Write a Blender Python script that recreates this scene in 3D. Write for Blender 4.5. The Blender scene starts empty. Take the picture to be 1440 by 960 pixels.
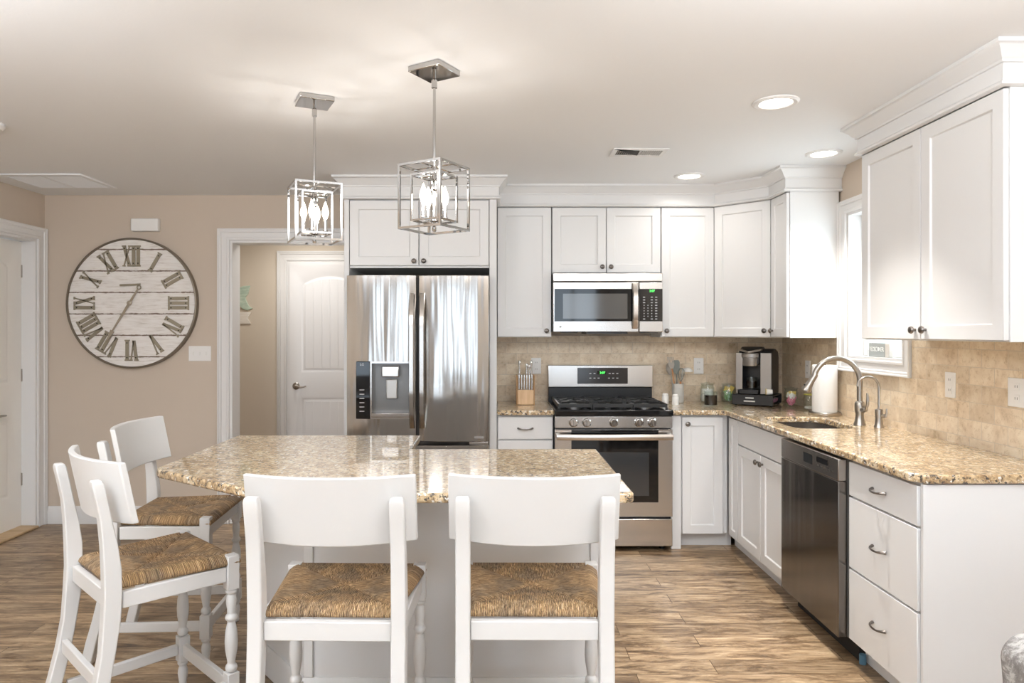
import bpy, bmesh, math, random
from mathutils import Vector, Matrix
random.seed(7)
PI = math.pi
S = bpy.context.scene
COL = S.collection
# ------------------------------------------------------------------ camera
CAMZ = 1.41
F = 980.0
cd = bpy.data.cameras.new('camera'); cam = bpy.data.objects.new('camera', cd); COL.objects.link(cam)
cam.location = (0, 0, CAMZ); cam.rotation_euler = (PI/2, 0, 0)
cd.sensor_width = 36; cd.lens = 36*F/1440
cd.shift_x = 23/1440; cd.shift_y = -13/1440
cd.clip_start = .05; cd.clip_end = 200
S.camera = cam
# ------------------------------------------------------------------ exposure / world / big lights
S.view_settings.view_transform = 'Standard'; S.view_settings.look = 'None'
S.view_settings.gamma = 1; S.view_settings.use_curve_mapping = False
S.view_settings.exposure = 0.0
w = bpy.data.worlds.new('world'); S.world = w; w.use_nodes = True
nb = w.node_tree.nodes['Background']; nb.inputs[0].default_value = (.72, .86, 1, 1); nb.inputs[1].default_value = 2.2
S.cycles.use_denoising = True
S.cycles.max_bounces = 10; S.cycles.diffuse_bounces = 5; S.cycles.glossy_bounces = 5
S.cycles.transmission_bounces = 8; S.cycles.transparent_max_bounces = 12
S.cycles.sample_clamp_indirect = 6; S.cycles.caustics_refractive = False

def area(name, loc, rot, sx, sy, power, col=(1, 1, 1), shape='RECTANGLE', spread=0):
    l = bpy.data.lights.new(name, 'AREA'); l.shape = shape; l.size = sx
    if shape == 'RECTANGLE': l.size_y = sy
    l.energy = power; l.color = col
    if spread: l.spread = math.radians(spread)
    o = bpy.data.objects.new(name, l); COL.objects.link(o); o.location = loc; o.rotation_euler = rot
    return o
XL, XR, YB, YR, ZC = -3.325, 2.12, 5.14, -3.4, 2.42      # room shell
WINS = [(-2.75, -1.55), (-.75, .45), (.95, 1.9)]          # rear wall window openings (x0,x1)
for (a, b) in WINS:
    area('window_daylight', ((a+b)/2, YR-.06, 1.35), (PI/2, 0, 0), b-a-.05, 1.9, 13*(b-a), (.74, .87, 1))
area('kitchen_window_daylight', (XR+.22, 3.91, 1.7), (0, PI/2, 0), .9, .55, 9, (.85, .93, 1))
# added fill panels near the ceiling behind the viewpoint, no real fixtures
area('rear_ceiling_fill', (-1.6, -.9, 2.38), (0, 0, 0), 1.0, 1.0, 9, (1, .98, .96))
area('rear_ceiling_fill', (.9, -.9, 2.38), (0, 0, 0), 1.0, 1.0, 9, (1, .98, .96))
# added fill aimed up, no fixture: its light reaches the room off the ceiling
for x_ in (-1.8, 1.0):
    area('bounce_fill', (x_, .35, 1.9), (PI, 0, 0), 1.2, 1.2, 96, (.90, .95, 1))
    area('forward_fill', (x_, 1.45, 2.36), (math.radians(72), 0, 0), .9, .3, 26 if x_ < 0 else 13, (.97, .98, 1))  # added out-of-view fill, aimed forward at the back wall; no such fitting
area('hall_fill', (-1.7, 5.85, 2.36), (0, 0, 0), .4, .4, 11, (1, .97, .92))  # fill added to brighten the hall behind the opening, no visible fixture

# ------------------------------------------------------------------ materials
MATS = {}
def newmat(name):
    m = bpy.data.materials.new(name); m.use_nodes = True
    return m, m.node_tree, m.node_tree.nodes['Principled BSDF']
def P(name, col, rough=.5, metal=0, **k):
    if name in MATS: return MATS[name]
    m, t, b = newmat(name)
    b.inputs['Base Color'].default_value = (*col, 1); b.inputs['Roughness'].default_value = rough
    b.inputs['Metallic'].default_value = metal
    if 'trans' in k: b.inputs['Transmission Weight'].default_value = k['trans']; b.inputs['IOR'].default_value = k.get('ior', 1.45)
    if 'coat' in k: b.inputs['Coat Weight'].default_value = k['coat']; b.inputs['Coat Roughness'].default_value = .08
    if 'em' in k: b.inputs['Emission Color'].default_value = (*k['emc'], 1) if 'emc' in k else (*col, 1); b.inputs['Emission Strength'].default_value = k['em']
    if 'spec' in k: b.inputs['Specular IOR Level'].default_value = k['spec']
    if 'noise' in k:   # subtle unevenness
        tc = t.nodes.new('ShaderNodeTexCoord'); n = t.nodes.new('ShaderNodeTexNoise'); n.inputs['Scale'].default_value = k['noise']
        t.links.new(tc.outputs['Object'], n.inputs['Vector'])
        bp = t.nodes.new('ShaderNodeBump'); bp.inputs['Strength'].default_value = k.get('bump', .05); bp.inputs['Distance'].default_value = .01
        t.links.new(n.outputs['Fac'], bp.inputs['Height']); t.links.new(bp.outputs['Normal'], b.inputs['Normal'])
    MATS[name] = m; return m
def N(t, kind, **v):
    n = t.nodes.new('ShaderNode'+kind)
    for k, x in v.items(): n.inputs[k.replace('_', ' ')].default_value = x
    return n
def ramp(t, stops, interp='LINEAR'):
    r = t.nodes.new('ShaderNodeValToRGB'); r.color_ramp.interpolation = interp
    e = r.color_ramp.elements
    while len(e) < len(stops): e.new(.5)
    for i, (p, c) in enumerate(stops): e[i].position = p; e[i].color = (*c, 1)
    return r
def mixc(t, a, b, fac, mode='MIX'):
    m = t.nodes.new('ShaderNodeMix'); m.data_type = 'RGBA'; m.blend_type = mode
    for s, v in ((0, fac), (6, a), (7, b)):
        if isinstance(v, bpy.types.NodeSocket): t.links.new(v, m.inputs[s])
        elif isinstance(v, (int, float)): m.inputs[s].default_value = v
        else: m.inputs[s].default_value = (*v, 1)
    return m.outputs[2]
def mapping(t, scale, coord='Object', rot=(0, 0, 0)):
    tc = t.nodes.new('ShaderNodeTexCoord'); mp = t.nodes.new('ShaderNodeMapping')
    mp.inputs['Scale'].default_value = scale; mp.inputs['Rotation'].default_value = rot
    t.links.new(tc.outputs[coord], mp.inputs['Vector']); return mp.outputs[0]

def granite():
    m, t, b = newmat('granite')
    v = mapping(t, (1, 1, 1))
    n1 = N(t, 'TexNoise', Scale=22, Detail=5, Roughness=.65, Distortion=.4); t.links.new(v, n1.inputs['Vector'])
    base = ramp(t, [(.34, (.30, .20, .11)), (.45, (.50, .365, .215)), (.54, (.64, .51, .335)), (.68, (.80, .72, .58))])
    t.links.new(n1.outputs['Fac'], base.inputs['Fac'])
    v1 = N(t, 'TexVoronoi', Scale=110); t.links.new(v, v1.inputs['Vector'])
    sp = ramp(t, [(0, (.30, .24, .18)), (.25, (.72, .64, .54)), (.6, (1, .95, .86)), (1, (1.25, 1.24, 1.18))])
    t.links.new(v1.outputs['Color'], sp.inputs['Fac'])
    c = mixc(t, base.outputs[0], sp.outputs[0], .85, 'MULTIPLY')
    n2 = N(t, 'TexNoise', Scale=62, Detail=3, Roughness=.65); t.links.new(v, n2.inputs['Vector'])
    dk = ramp(t, [(.55, (0, 0, 0)), (.60, (1, 1, 1))]); t.links.new(n2.outputs['Fac'], dk.inputs['Fac'])
    c = mixc(t, c, (.06, .05, .042), dk.outputs[0])
    n3 = N(t, 'TexNoise', Scale=50, Detail=2, Roughness=.6); t.links.new(mapping(t, (1.1, .9, 1.2)), n3.inputs['Vector'])
    lt = ramp(t, [(.60, (0, 0, 0)), (.66, (1, 1, 1))]); t.links.new(n3.outputs['Fac'], lt.inputs['Fac'])
    c = mixc(t, c, (.84, .82, .77), lt.outputs[0])
    t.links.new(c, b.inputs['Base Color'])
    b.inputs['Roughness'].default_value = .3; b.inputs['Coat Weight'].default_value = 1; b.inputs['Coat Roughness'].default_value = .03; b.inputs['Coat IOR'].default_value = 1.5
    return m
def floor_mat():
    m, t, b = newmat('oak_planks')
    v = mapping(t, (1, 1, 1))
    br = t.nodes.new('ShaderNodeTexBrick'); t.links.new(v, br.inputs['Vector'])
    br.offset = .37; br.inputs['Scale'].default_value = 1; br.inputs['Brick Width'].default_value = .92; br.inputs['Row Height'].default_value = .125
    br.inputs['Mortar Size'].default_value = .0018; br.inputs['Color1'].default_value = (0, 0, 0, 1); br.inputs['Color2'].default_value = (1, 1, 1, 1); br.inputs['Mortar'].default_value = (.5, .5, .5, 1)
    # grain shifted per plank
    sc = t.nodes.new('ShaderNodeVectorMath'); sc.operation = 'MULTIPLY_ADD'; t.links.new(br.outputs['Color'], sc.inputs[0]); sc.inputs[1].default_value = (7, 3, 0)
    mv = mapping(t, (2.2, 11, 1)); t.links.new(mv, sc.inputs[2])
    n1 = N(t, 'TexNoise', Scale=1.9, Detail=10, Roughness=.74, Distortion=.7); t.links.new(sc.outputs[0], n1.inputs['Vector'])
    r1 = ramp(t, [(.30, (.06, .038, .022)), (.42, (.20, .13, .075)), (.52, (.38, .27, .165)), (.64, (.54, .41, .27)), (.8, (.64, .52, .38))])
    t.links.new(n1.outputs['Fac'], r1.inputs['Fac'])
    pl = ramp(t, [(0, (.62, .58, .54)), (.5, (.93, .91, .88)), (1, (1.15, 1.12, 1.08))]); t.links.new(br.outputs['Color'], pl.inputs['Fac'])
    c = mixc(t, r1.outputs[0], pl.outputs[0], 1.0, 'MULTIPLY')
    mv2 = mapping(t, (5, 90, 1)); n2 = N(t, 'TexNoise', Scale=1.0, Detail=5, Roughness=.6); t.links.new(mv2, n2.inputs['Vector'])
    r2 = ramp(t, [(.36, (.55, .52, .50)), (.56, (1.08, 1.08, 1.08))]); t.links.new(n2.outputs['Fac'], r2.inputs['Fac'])
    c = mixc(t, c, r2.outputs[0], .75, 'MULTIPLY')
    mo = ramp(t, [(0, (1, 1, 1)), (1, (.35, .3, .25))]); t.links.new(br.outputs['Fac'], mo.inputs['Fac'])
    c = mixc(t, c, mo.outputs[0], 1.0, 'MULTIPLY')
    t.links.new(c, b.inputs['Base Color']); b.inputs['Roughness'].default_value = .34
    bp = N(t, 'Bump', Strength=.12, Distance=.004); t.links.new(n2.outputs['Fac'], bp.inputs['Height']); t.links.new(bp.outputs[0], b.inputs['Normal'])
    return m
def tile_mat(name, axis):
    m, t, b = newmat(name)
    tc = t.nodes.new('ShaderNodeTexCoord'); sx = t.nodes.new('ShaderNodeSeparateXYZ'); t.links.new(tc.outputs['Object'], sx.inputs[0])
    cb = t.nodes.new('ShaderNodeCombineXYZ'); t.links.new(sx.outputs[axis], cb.inputs[0]); t.links.new(sx.outputs[2], cb.inputs[1])
    br = t.nodes.new('ShaderNodeTexBrick'); t.links.new(cb.outputs[0], br.inputs['Vector'])
    br.inputs['Scale'].default_value = 1; br.inputs['Brick Width'].default_value = .155; br.inputs['Row Height'].default_value = .0785
    br.inputs['Mortar Size'].default_value = .0016; br.inputs['Mortar Smooth'].default_value = .2
    br.inputs['Color1'].default_value = (0, 0, 0, 1); br.inputs['Color2'].default_value = (1, 1, 1, 1); br.inputs['Mortar'].default_value = (.5, .5, .5, 1)
    sc = t.nodes.new('ShaderNodeVectorMath'); sc.operation = 'MULTIPLY_ADD'; t.links.new(br.outputs['Color'], sc.inputs[0]); sc.inputs[1].default_value = (.35, .6, .3); t.links.new(tc.outputs['Object'], sc.inputs[2])
    n1 = N(t, 'TexNoise', Scale=11, Detail=8, Roughness=.68, Distortion=.25); t.links.new(sc.outputs[0], n1.inputs['Vector'])
    r1 = ramp(t, [(.28, (.50, .38, .25)), (.42, (.70, .57, .42)), (.6, (.80, .69, .54)), (.78, (.86, .78, .66))]); t.links.new(n1.outputs['Fac'], r1.inputs['Fac'])
    pl = ramp(t, [(0, (.84, .81, .76)), (.5, (1, .98, .95)), (1, (1.08, 1.08, 1.06))]); t.links.new(br.outputs['Color'], pl.inputs['Fac'])
    c = mixc(t, r1.outputs[0], pl.outputs[0], .8, 'MULTIPLY')
    n2 = N(t, 'TexNoise', Scale=60, Detail=4, Roughness=.7); t.links.new(tc.outputs['Object'], n2.inputs['Vector'])
    r2 = ramp(t, [(.34, (.70, .63, .52)), (.46, (1, 1, 1))]); t.links.new(n2.outputs['Fac'], r2.inputs['Fac'])
    c = mixc(t, c, r2.outputs[0], .6, 'MULTIPLY')
    c = mixc(t, c, (.62, .53, .42), br.outputs['Fac'])
    t.links.new(c, b.inputs['Base Color']); b.inputs['Roughness'].default_value = .38
    bp = N(t, 'Bump', Strength=.5, Distance=.002); bp.invert = True; t.links.new(br.outputs['Fac'], bp.inputs['Height']); t.links.new(bp.outputs[0], b.inputs['Normal'])
    return m
def steel(name, col=(.62, .60, .58), rough=.22, wave=0., stretch=(60, 60, 1)):
    m, t, b = newmat(name)
    b.inputs['Base Color'].default_value = (*col, 1); b.inputs['Metallic'].default_value = 1; b.inputs['Roughness'].default_value = rough
    b.inputs['Anisotropic'].default_value = .5
    n = N(t, 'TexNoise', Scale=1, Detail=2); t.links.new(mapping(t, stretch), n.inputs['Vector'])
    bp = N(t, 'Bump', Strength=.03, Distance=.002); t.links.new(n.outputs['Fac'], bp.inputs['Height'])
    if wave:
        n2 = N(t, 'TexNoise', Scale=1, Detail=1); t.links.new(mapping(t, (13, 13, .9)), n2.inputs['Vector'])
        b2 = N(t, 'Bump', Strength=wave, Distance=.03); t.links.new(n2.outputs['Fac'], b2.inputs['Height'])
        t.links.new(b2.outputs[0], bp.inputs['Normal'])
    t.links.new(bp.outputs[0], b.inputs['Normal'])
    MATS[name] = m; return m
def rush_mat():
    m, t, b = newmat('woven_rush')
    uv = t.nodes.new('ShaderNodeUVMap'); mp = t.nodes.new('ShaderNodeMapping'); mp.inputs['Scale'].default_value = (1, 1, 1); t.links.new(uv.outputs[0], mp.inputs['Vector'])
    wv = t.nodes.new('ShaderNodeTexWave'); wv.wave_type = 'BANDS'; wv.bands_direction = 'X'
    wv.inputs['Scale'].default_value = 60; wv.inputs['Distortion'].default_value = 1.6; wv.inputs['Detail'].default_value = 3; wv.inputs['Detail Scale'].default_value = 2.5
    t.links.new(mp.outputs[0], wv.inputs['Vector'])
    mp2 = t.nodes.new('ShaderNodeMapping'); mp2.inputs['Scale'].default_value = (300, 42, 1); mp2.inputs['Rotation'].default_value = (0, 0, .0); t.links.new(uv.outputs[0], mp2.inputs['Vector'])
    n = N(t, 'TexNoise', Scale=1, Detail=4, Roughness=.65, Distortion=.8); t.links.new(mp2.outputs[0], n.inputs['Vector'])
    n3 = N(t, 'TexNoise', Scale=14, Detail=2); t.links.new(mapping(t, (1, 1, 1)), n3.inputs['Vector'])
    r = ramp(t, [(.33, (.10, .065, .035)), (.44, (.30, .195, .10)), (.53, (.50, .345, .19)), (.66, (.80, .63, .43))]); t.links.new(n.outputs['Fac'], r.inputs['Fac'])
    r3 = ramp(t, [(.38, (.62, .60, .62)), (.6, (1.15, 1.02, .85))]); t.links.new(n3.outputs['Fac'], r3.inputs['Fac'])
    c = mixc(t, r.outputs[0], r3.outputs[0], .8, 'MULTIPLY')
    rw = ramp(t, [(.05, (.45, .42, .4)), (.5, (1.05, 1.05, 1.05))]); t.links.new(wv.outputs['Fac'], rw.inputs['Fac'])
    c = mixc(t, c, rw.outputs[0], .8, 'MULTIPLY')
    t.links.new(c, b.inputs['Base Color']); b.inputs['Roughness'].default_value = .7
    bp = N(t, 'Bump', Strength=.9, Distance=.003); t.links.new(wv.outputs['Fac'], bp.inputs['Height'])
    b2 = N(t, 'Bump', Strength=.6, Distance=.002); t.links.new(n.outputs['Fac'], b2.inputs['Height']); t.links.new(bp.outputs[0], b2.inputs['Normal'])
    t.links.new(b2.outputs[0], b.inputs['Normal'])
    return m
def fabric_mat():
    m, t, b = newmat('patterned_fabric')
    n = N(t, 'TexNoise', Scale=16, Detail=6, Roughness=.75, Distortion=.6); t.links.new(mapping(t, (1, 1, 1.3)), n.inputs['Vector'])
    r = ramp(t, [(.44, (.50, .475, .45)), (.52, (.27, .25, .235)), (.62, (.21, .195, .185))]); t.links.new(n.outputs['Fac'], r.inputs['Fac'])
    t.links.new(r.outputs[0], b.inputs['Base Color']); b.inputs['Roughness'].default_value = .95; b.inputs['Specular IOR Level'].default_value = .1
    n2 = N(t, 'TexNoise', Scale=500); t.links.new(mapping(t, (1, 1, 1)), n2.inputs['Vector'])
    bp = N(t, 'Bump', Strength=.3, Distance=.002); t.links.new(n2.outputs['Fac'], bp.inputs['Height']); t.links.new(bp.outputs[0], b.inputs['Normal'])
    return m
def clock_wood():
    m, t, b = newmat('whitewashed_boards')
    tc = t.nodes.new('ShaderNodeTexCoord')
    n = N(t, 'TexNoise', Scale=1, Detail=6, Roughness=.65); t.links.new(mapping(t, (8, 1, 70)), n.inputs['Vector'])
    r = ramp(t, [(.3, (.62, .57, .52)), (.45, (.80, .76, .72)), (.6, (.86, .83, .80))]); t.links.new(n.outputs['Fac'], r.inputs['Fac'])
    # worn dark edges between the boards, board pitch .155
    sx = t.nodes.new('ShaderNodeSeparateXYZ'); t.links.new(tc.outputs['Object'], sx.inputs[0])
    n2 = N(t, 'TexNoise', Scale=1, Detail=5, Roughness=.7); t.links.new(mapping(t, (22, 1, 60)), n2.inputs['Vector'])
    a = t.nodes.new('ShaderNodeMath'); a.operation = 'MULTIPLY_ADD'; t.links.new(sx.outputs[2], a.inputs[0]); a.inputs[1].default_value = 1/.157; a.inputs[2].default_value = .5
    fr = t.nodes.new('ShaderNodeMath'); fr.operation = 'FRACT'; t.links.new(a.outputs[0], fr.inputs[0])
    s1 = t.nodes.new('ShaderNodeMath'); s1.operation = 'SUBTRACT'; t.links.new(fr.outputs[0], s1.inputs[0]); s1.inputs[1].default_value = .5
    ab = t.nodes.new('ShaderNodeMath'); ab.operation = 'ABSOLUTE'; t.links.new(s1.outputs[0], ab.inputs[0])
    ad = t.nodes.new('ShaderNodeMath'); ad.operation = 'MULTIPLY_ADD'; t.links.new(n2.outputs['Fac'], ad.inputs[0]); ad.inputs[1].default_value = .11; t.links.new(ab.outputs[0], ad.inputs[2])
    rr = ramp(t, [(.522, (1, 1, 1)), (.532, (.25, .19, .15))]); t.links.new(ad.outputs[0], rr.inputs['Fac'])
    c = mixc(t, r.outputs[0], rr.outputs[0], 1, 'MULTIPLY')
    t.links.new(c, b.inputs['Base Color']); b.inputs['Roughness'].default_value = .7
    return m
def wood_mat(name, c1, c2, scale=(40, 40, 3), rough=.45):
    m, t, b = newmat(name)
    n = N(t, 'TexNoise', Scale=1, Detail=5); t.links.new(mapping(t, scale), n.inputs['Vector'])
    r = ramp(t, [(.35, c1), (.65, c2)]); t.links.new(n.outputs['Fac'], r.inputs['Fac']); t.links.new(r.outputs[0], b.inputs['Base Color'])
    b.inputs['Roughness'].default_value = rough; return m

GRAN = granite(); RUSH = rush_mat(); FAB = fabric_mat()
WHITE = P('cabinet_paint', (.755, .75, .745), .38, noise=35, bump=.01)
TRIMW = P('trim_paint', (.78, .77, .76), .32, noise=30, bump=.01)
CHAIRW = P('chair_paint', (.67, .66, .645), .33, noise=30, bump=.012)
WALL = P('beige_wall_paint', (.60, .51, .42), .75, noise=120, bump=.03)
CEIL = P('ceiling_paint', (.86, .868, .88), .9, noise=90, bump=.03)
HALLW = P('hall_wall_paint', (.66, .58, .48), .75, noise=120, bump=.03)
STEEL = steel('brushed_steel', (.60, .575, .55), .2, 0, (300, 300, 4))
STEELH = steel('brushed_steel_horizontal', (.60, .575, .55), .22, 0, (4, 4, 260))
FSTEEL = steel('refrigerator_steel', (.48, .46, .44), .15, .34, (300, 300, 4))
DSTEEL = steel('dark_steel', (.20, .185, .17), .2, .1, (4, 4, 260))
CHROME = P('chrome', (.52, .51, .50), .06, 1)
NICKEL = P('brushed_nickel', (.40, .37, .335), .28, 1)
PEWTER = P('pewter', (.20, .18, .165), .3, 1)
BLACKG = P('black_glass', (.008, .008, .009), .05)
BLACK = P('black_plastic', (.012, .012, .013), .3)
IRON = P('cast_iron', (.02, .02, .02), .42, noise=200, bump=.1)
DARK = P('dark_gap', (.02, .017, .015), .8)
def glass_mat():
    m = bpy.data.materials.new('clear_glass'); m.use_nodes = True; t = m.node_tree; t.nodes.clear()
    o = t.nodes.new('ShaderNodeOutputMaterial'); mx = t.nodes.new('ShaderNodeMixShader'); tr = t.nodes.new('ShaderNodeBsdfTransparent'); gl = t.nodes.new('ShaderNodeBsdfGlossy')
    tr.inputs[0].default_value = (.93, .95, .94, 1); gl.inputs['Roughness'].default_value = .03
    lw = t.nodes.new('ShaderNodeLayerWeight'); lw.inputs[0].default_value = .5; fr = t.nodes.new('ShaderNodeMath'); fr.operation = 'MULTIPLY_ADD'; pw = t.nodes.new('ShaderNodeMath'); pw.operation = 'POWER'; pw.inputs[1].default_value = 3.5
    t.links.new(lw.outputs['Facing'], pw.inputs[0]); t.links.new(pw.outputs[0], fr.inputs[0]); fr.inputs[1].default_value = .35; fr.inputs[2].default_value = .035
    t.links.new(fr.outputs[0], mx.inputs[0]); t.links.new(tr.outputs[0], mx.inputs[1]); t.links.new(gl.outputs[0], mx.inputs[2]); t.links.new(mx.outputs[0], o.inputs[0]); return m
GLASS = glass_mat()
PLATE = P('white_plastic', (.86, .85, .83), .3)
CERAM = P('white_ceramic', (.86, .85, .82), .18)
PAPER = P('paper_towel', (.88, .87, .85), .9, noise=300, bump=.2)
LGREEN = P('green_led', (.02, .25, .03), .4, em=3, emc=(.1, 1, .15))
GREYPR = P('grey_print', (.45, .45, .45), .5)

# ------------------------------------------------------------------ mesh helpers
def box(bm, x0, x1, y0, y1, z0, z1):
    vs = [bm.verts.new(p) for p in ((x0, y0, z0), (x1, y0, z0), (x1, y1, z0), (x0, y1, z0), (x0, y0, z1), (x1, y0, z1), (x1, y1, z1), (x0, y1, z1))]
    for f in ((0, 3, 2, 1), (4, 5, 6, 7), (0, 1, 5, 4), (1, 2, 6, 5), (2, 3, 7, 6), (3, 0, 4, 7)):
        bm.faces.new([vs[i] for i in f])
    return vs
def B(*a):
    bm = bmesh.new(); box(bm, *a); return bm
def prism(bm, poly, z0, z1):
    a = [bm.verts.new((x, y, z0)) for x, y in poly]; b = [bm.verts.new((x, y, z1)) for x, y in poly]
    n = len(poly); bm.faces.new(a[::-1]); bm.faces.new(b)
    for i in range(n): bm.faces.new((a[i], a[(i+1) % n], b[(i+1) % n], b[i]))
    return a+b
def prism3(bm, poly, frame, d0, d1):
    """poly in (u,v) of frame=(origin,u,v,n), from depth d0 to d1 along n"""
    o, u, v, n = frame
    a = [bm.verts.new(o+u*p+v*q+n*d0) for p, q in poly]; b = [bm.verts.new(o+u*p+v*q+n*d1) for p, q in poly]
    k = len(poly); bm.faces.new(a[::-1]); bm.faces.new(b)
    for i in range(k): bm.faces.new((a[i], a[(i+1) % k], b[(i+1) % k], b[i]))
def lathe(bm, prof, c=(0, 0, 0), seg=24, axis='Z', cap=True):
    c = Vector(c); rings = []
    R = {'Z': Matrix.Identity(3), 'Y': Matrix.Rotation(PI/2, 3, 'X'), 'X': Matrix.Rotation(PI/2, 3, 'Y'), '-X': Matrix.Rotation(-PI/2, 3, 'Y')}[axis] if isinstance(axis, str) else axis
    for r, z in prof:
        if r < 1e-6: rings.append([bm.verts.new(c+R@Vector((0, 0, z)))])
        else: rings.append([bm.verts.new(c+R@Vector((r*math.cos(2*PI*i/seg), r*math.sin(2*PI*i/seg), z))) for i in range(seg)])
    for a, b in zip(rings, rings[1:]):
        for i in range(seg):
            j = (i+1) % seg
            if len(a) == 1 and len(b) == 1: break
            if len(a) == 1: bm.faces.new((a[0], b[j], b[i]))
            elif len(b) == 1: bm.faces.new((a[i], a[j], b[0]))
            else: bm.faces.new((a[i], a[j], b[j], b[i]))
    if cap:
        if len(rings[0]) > 1: bm.faces.new(rings[0][::-1])
        if len(rings[-1]) > 1: bm.faces.new(rings[-1])
def L(prof, c=(0, 0, 0), seg=24, axis='Z', cap=True):
    bm = bmesh.new(); lathe(bm, prof, c, seg, axis, cap); return bm
def tube(bm, pts, r, seg=10, cap=True):
    pts = [Vector(p) for p in pts]; n = len(pts); rr = r if isinstance(r, (list, tuple)) else [r]*n
    rings = []; up = None
    for i, p in enumerate(pts):
        d = (pts[min(i+1, n-1)]-pts[max(i-1, 0)]).normalized()
        if up is None:
            up = Vector((0, 0, 1)) if abs(d.z) < .9 else Vector((1, 0, 0))
        s = d.cross(up).normalized(); up = s.cross(d).normalized()
        rings.append([bm.verts.new(p+(s*math.cos(2*PI*k/seg)+up*math.sin(2*PI*k/seg))*rr[i]) for k in range(seg)])
    for a, b in zip(rings, rings[1:]):
        for i in range(seg):
            j = (i+1) % seg; bm.faces.new((a[i], a[j], b[j], b[i]))
    if cap: bm.faces.new(rings[0][::-1]); bm.faces.new(rings[-1])
def T(pts, r, seg=10):
    bm = bmesh.new(); tube(bm, pts, r, seg); return bm
def loft(bm, rings, cap=True):
    vs = [[bm.verts.new(p) for p in ring] for ring in rings]; k = len(vs[0])
    for a, b in zip(vs, vs[1:]):
        for i in range(k):
            j = (i+1) % k; bm.faces.new((a[i], a[j], b[j], b[i]))
    if cap: bm.faces.new(vs[0][::-1]); bm.faces.new(vs[-1])
def root_of(o):
    while o.parent: o = o.parent
    return o
def obj(name, bm, mat, parent=None, bevel=0, seg=2, smooth=35, solid=False):
    bmesh.ops.recalc_face_normals(bm, faces=bm.faces)
    me = bpy.data.meshes.new(name)
    off = Vector((0, 0, 0))
    if parent is not None and root_of(parent).get('_wc'): off = root_of(parent).location.copy()
    if off.length: bmesh.ops.translate(bm, verts=bm.verts, vec=-off)
    bm.to_mesh(me); bm.free()
    me.polygons.foreach_set('use_smooth', [True]*len(me.polygons))
    me.set_sharp_from_angle(angle=math.radians(smooth))
    me.materials.append(mat)
    o = bpy.data.objects.new(name, me); COL.objects.link(o)
    if parent is not None: o.parent = parent
    if bevel:
        m = o.modifiers.new('bevel', 'BEVEL'); m.width = bevel; m.segments = seg; m.limit_method = 'ANGLE'; m.angle_limit = math.radians(30); m.harden_normals = False
    return o
def recenter(o):
    me = o.data; xs = [v.co for v in me.vertices]
    c = Vector(((min(v.x for v in xs)+max(v.x for v in xs))/2, (min(v.y for v in xs)+max(v.y for v in xs))/2, min(v.z for v in xs)))
    me.transform(Matrix.Translation(-c)); o.location = o.location+c
def tag(o, label, cat, group=None, center=True):
    o['label'] = label; o['category'] = cat
    if group: o['group'] = group
    if center and o.type == 'MESH' and o.location.length < 1e-9: recenter(o)
    return o
def thing(name, label, cat, loc=(0, 0, 0), rotz=0, group=None, wc=True):
    o = bpy.data.objects.new(name, None); COL.objects.link(o); o.location = loc; o.rotation_euler = (0, 0, rotz)
    o.empty_display_size = .05
    o['label'] = label; o['category'] = cat
    if group: o['group'] = group
    if wc: o['_wc'] = 1
    return o
def struct(name, bm, mat, parent=None, **k):
    o = obj(name, bm, mat, parent, **k)
    if parent is None: o['kind'] = 'structure'
    return o
def sempty(name, loc):
    o = bpy.data.objects.new(name, None); COL.objects.link(o); o.location = loc; o['kind'] = 'structure'; o['_wc'] = 1; o.empty_display_size = .05; return o
def dup(root, loc, rotz, label, group=None):
    r = root.copy(); COL.objects.link(r); r.location = loc; r.rotation_euler = (0, 0, rotz); r['label'] = label
    if group: r['group'] = group
    def rec(src, dst):
        for ch in list(src.children):
            c = ch.copy(); COL.objects.link(c); c.parent = dst; rec(ch, c)
    rec(root, r); return r
def text(name, s, size, frame, mat, parent, depth=.0006, align='CENTER', flip=False):
    cu = bpy.data.curves.new(name, 'FONT'); cu.body = s; cu.size = size; cu.extrude = depth; cu.align_x = align; cu.align_y = 'CENTER'
    o = bpy.data.objects.new(name+'_tmp', cu); COL.objects.link(o)
    bpy.context.view_layer.update()
    me = bpy.data.meshes.new_from_object(o.evaluated_get(bpy.context.evaluated_depsgraph_get()))
    bpy.data.objects.remove(o)
    og, u, v, n = frame
    if flip: me.transform(Matrix.Scale(-1, 4, (1, 0, 0)))
    M = Matrix((( u.x, v.x, n.x, og.x), (u.y, v.y, n.y, og.y), (u.z, v.z, n.z, og.z), (0, 0, 0, 1)))
    if parent is not None and root_of(parent).get('_wc'): M = Matrix.Translation(-root_of(parent).location) @ M
    me.transform(M); me.materials.clear(); me.materials.append(mat)
    r = bpy.data.objects.new(name, me); COL.objects.link(r); r.parent = parent; return r
V = Vector
ZUP = V((0, 0, 1))
def FB(x, y, z=0): return (V((x, y, z)), V((1, 0, 0)), ZUP, V((0, -1, 0)))          # faces the viewer (-Y), u = +X
def FR(x, y, z=0): return (V((x, y, z)), V((0, -1, 0)), ZUP, V((-1, 0, 0)))         # faces -X, u = -Y (towards the viewer)
def pt(fr, u, v, n=0): return fr[0]+fr[1]*u+fr[2]*v+fr[3]*n
def fbox(bm, fr, u0, u1, v0, v1, n0, n1): prism3(bm, [(u0, v0), (u1, v0), (u1, v1), (u0, v1)], fr, n0, n1)

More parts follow.
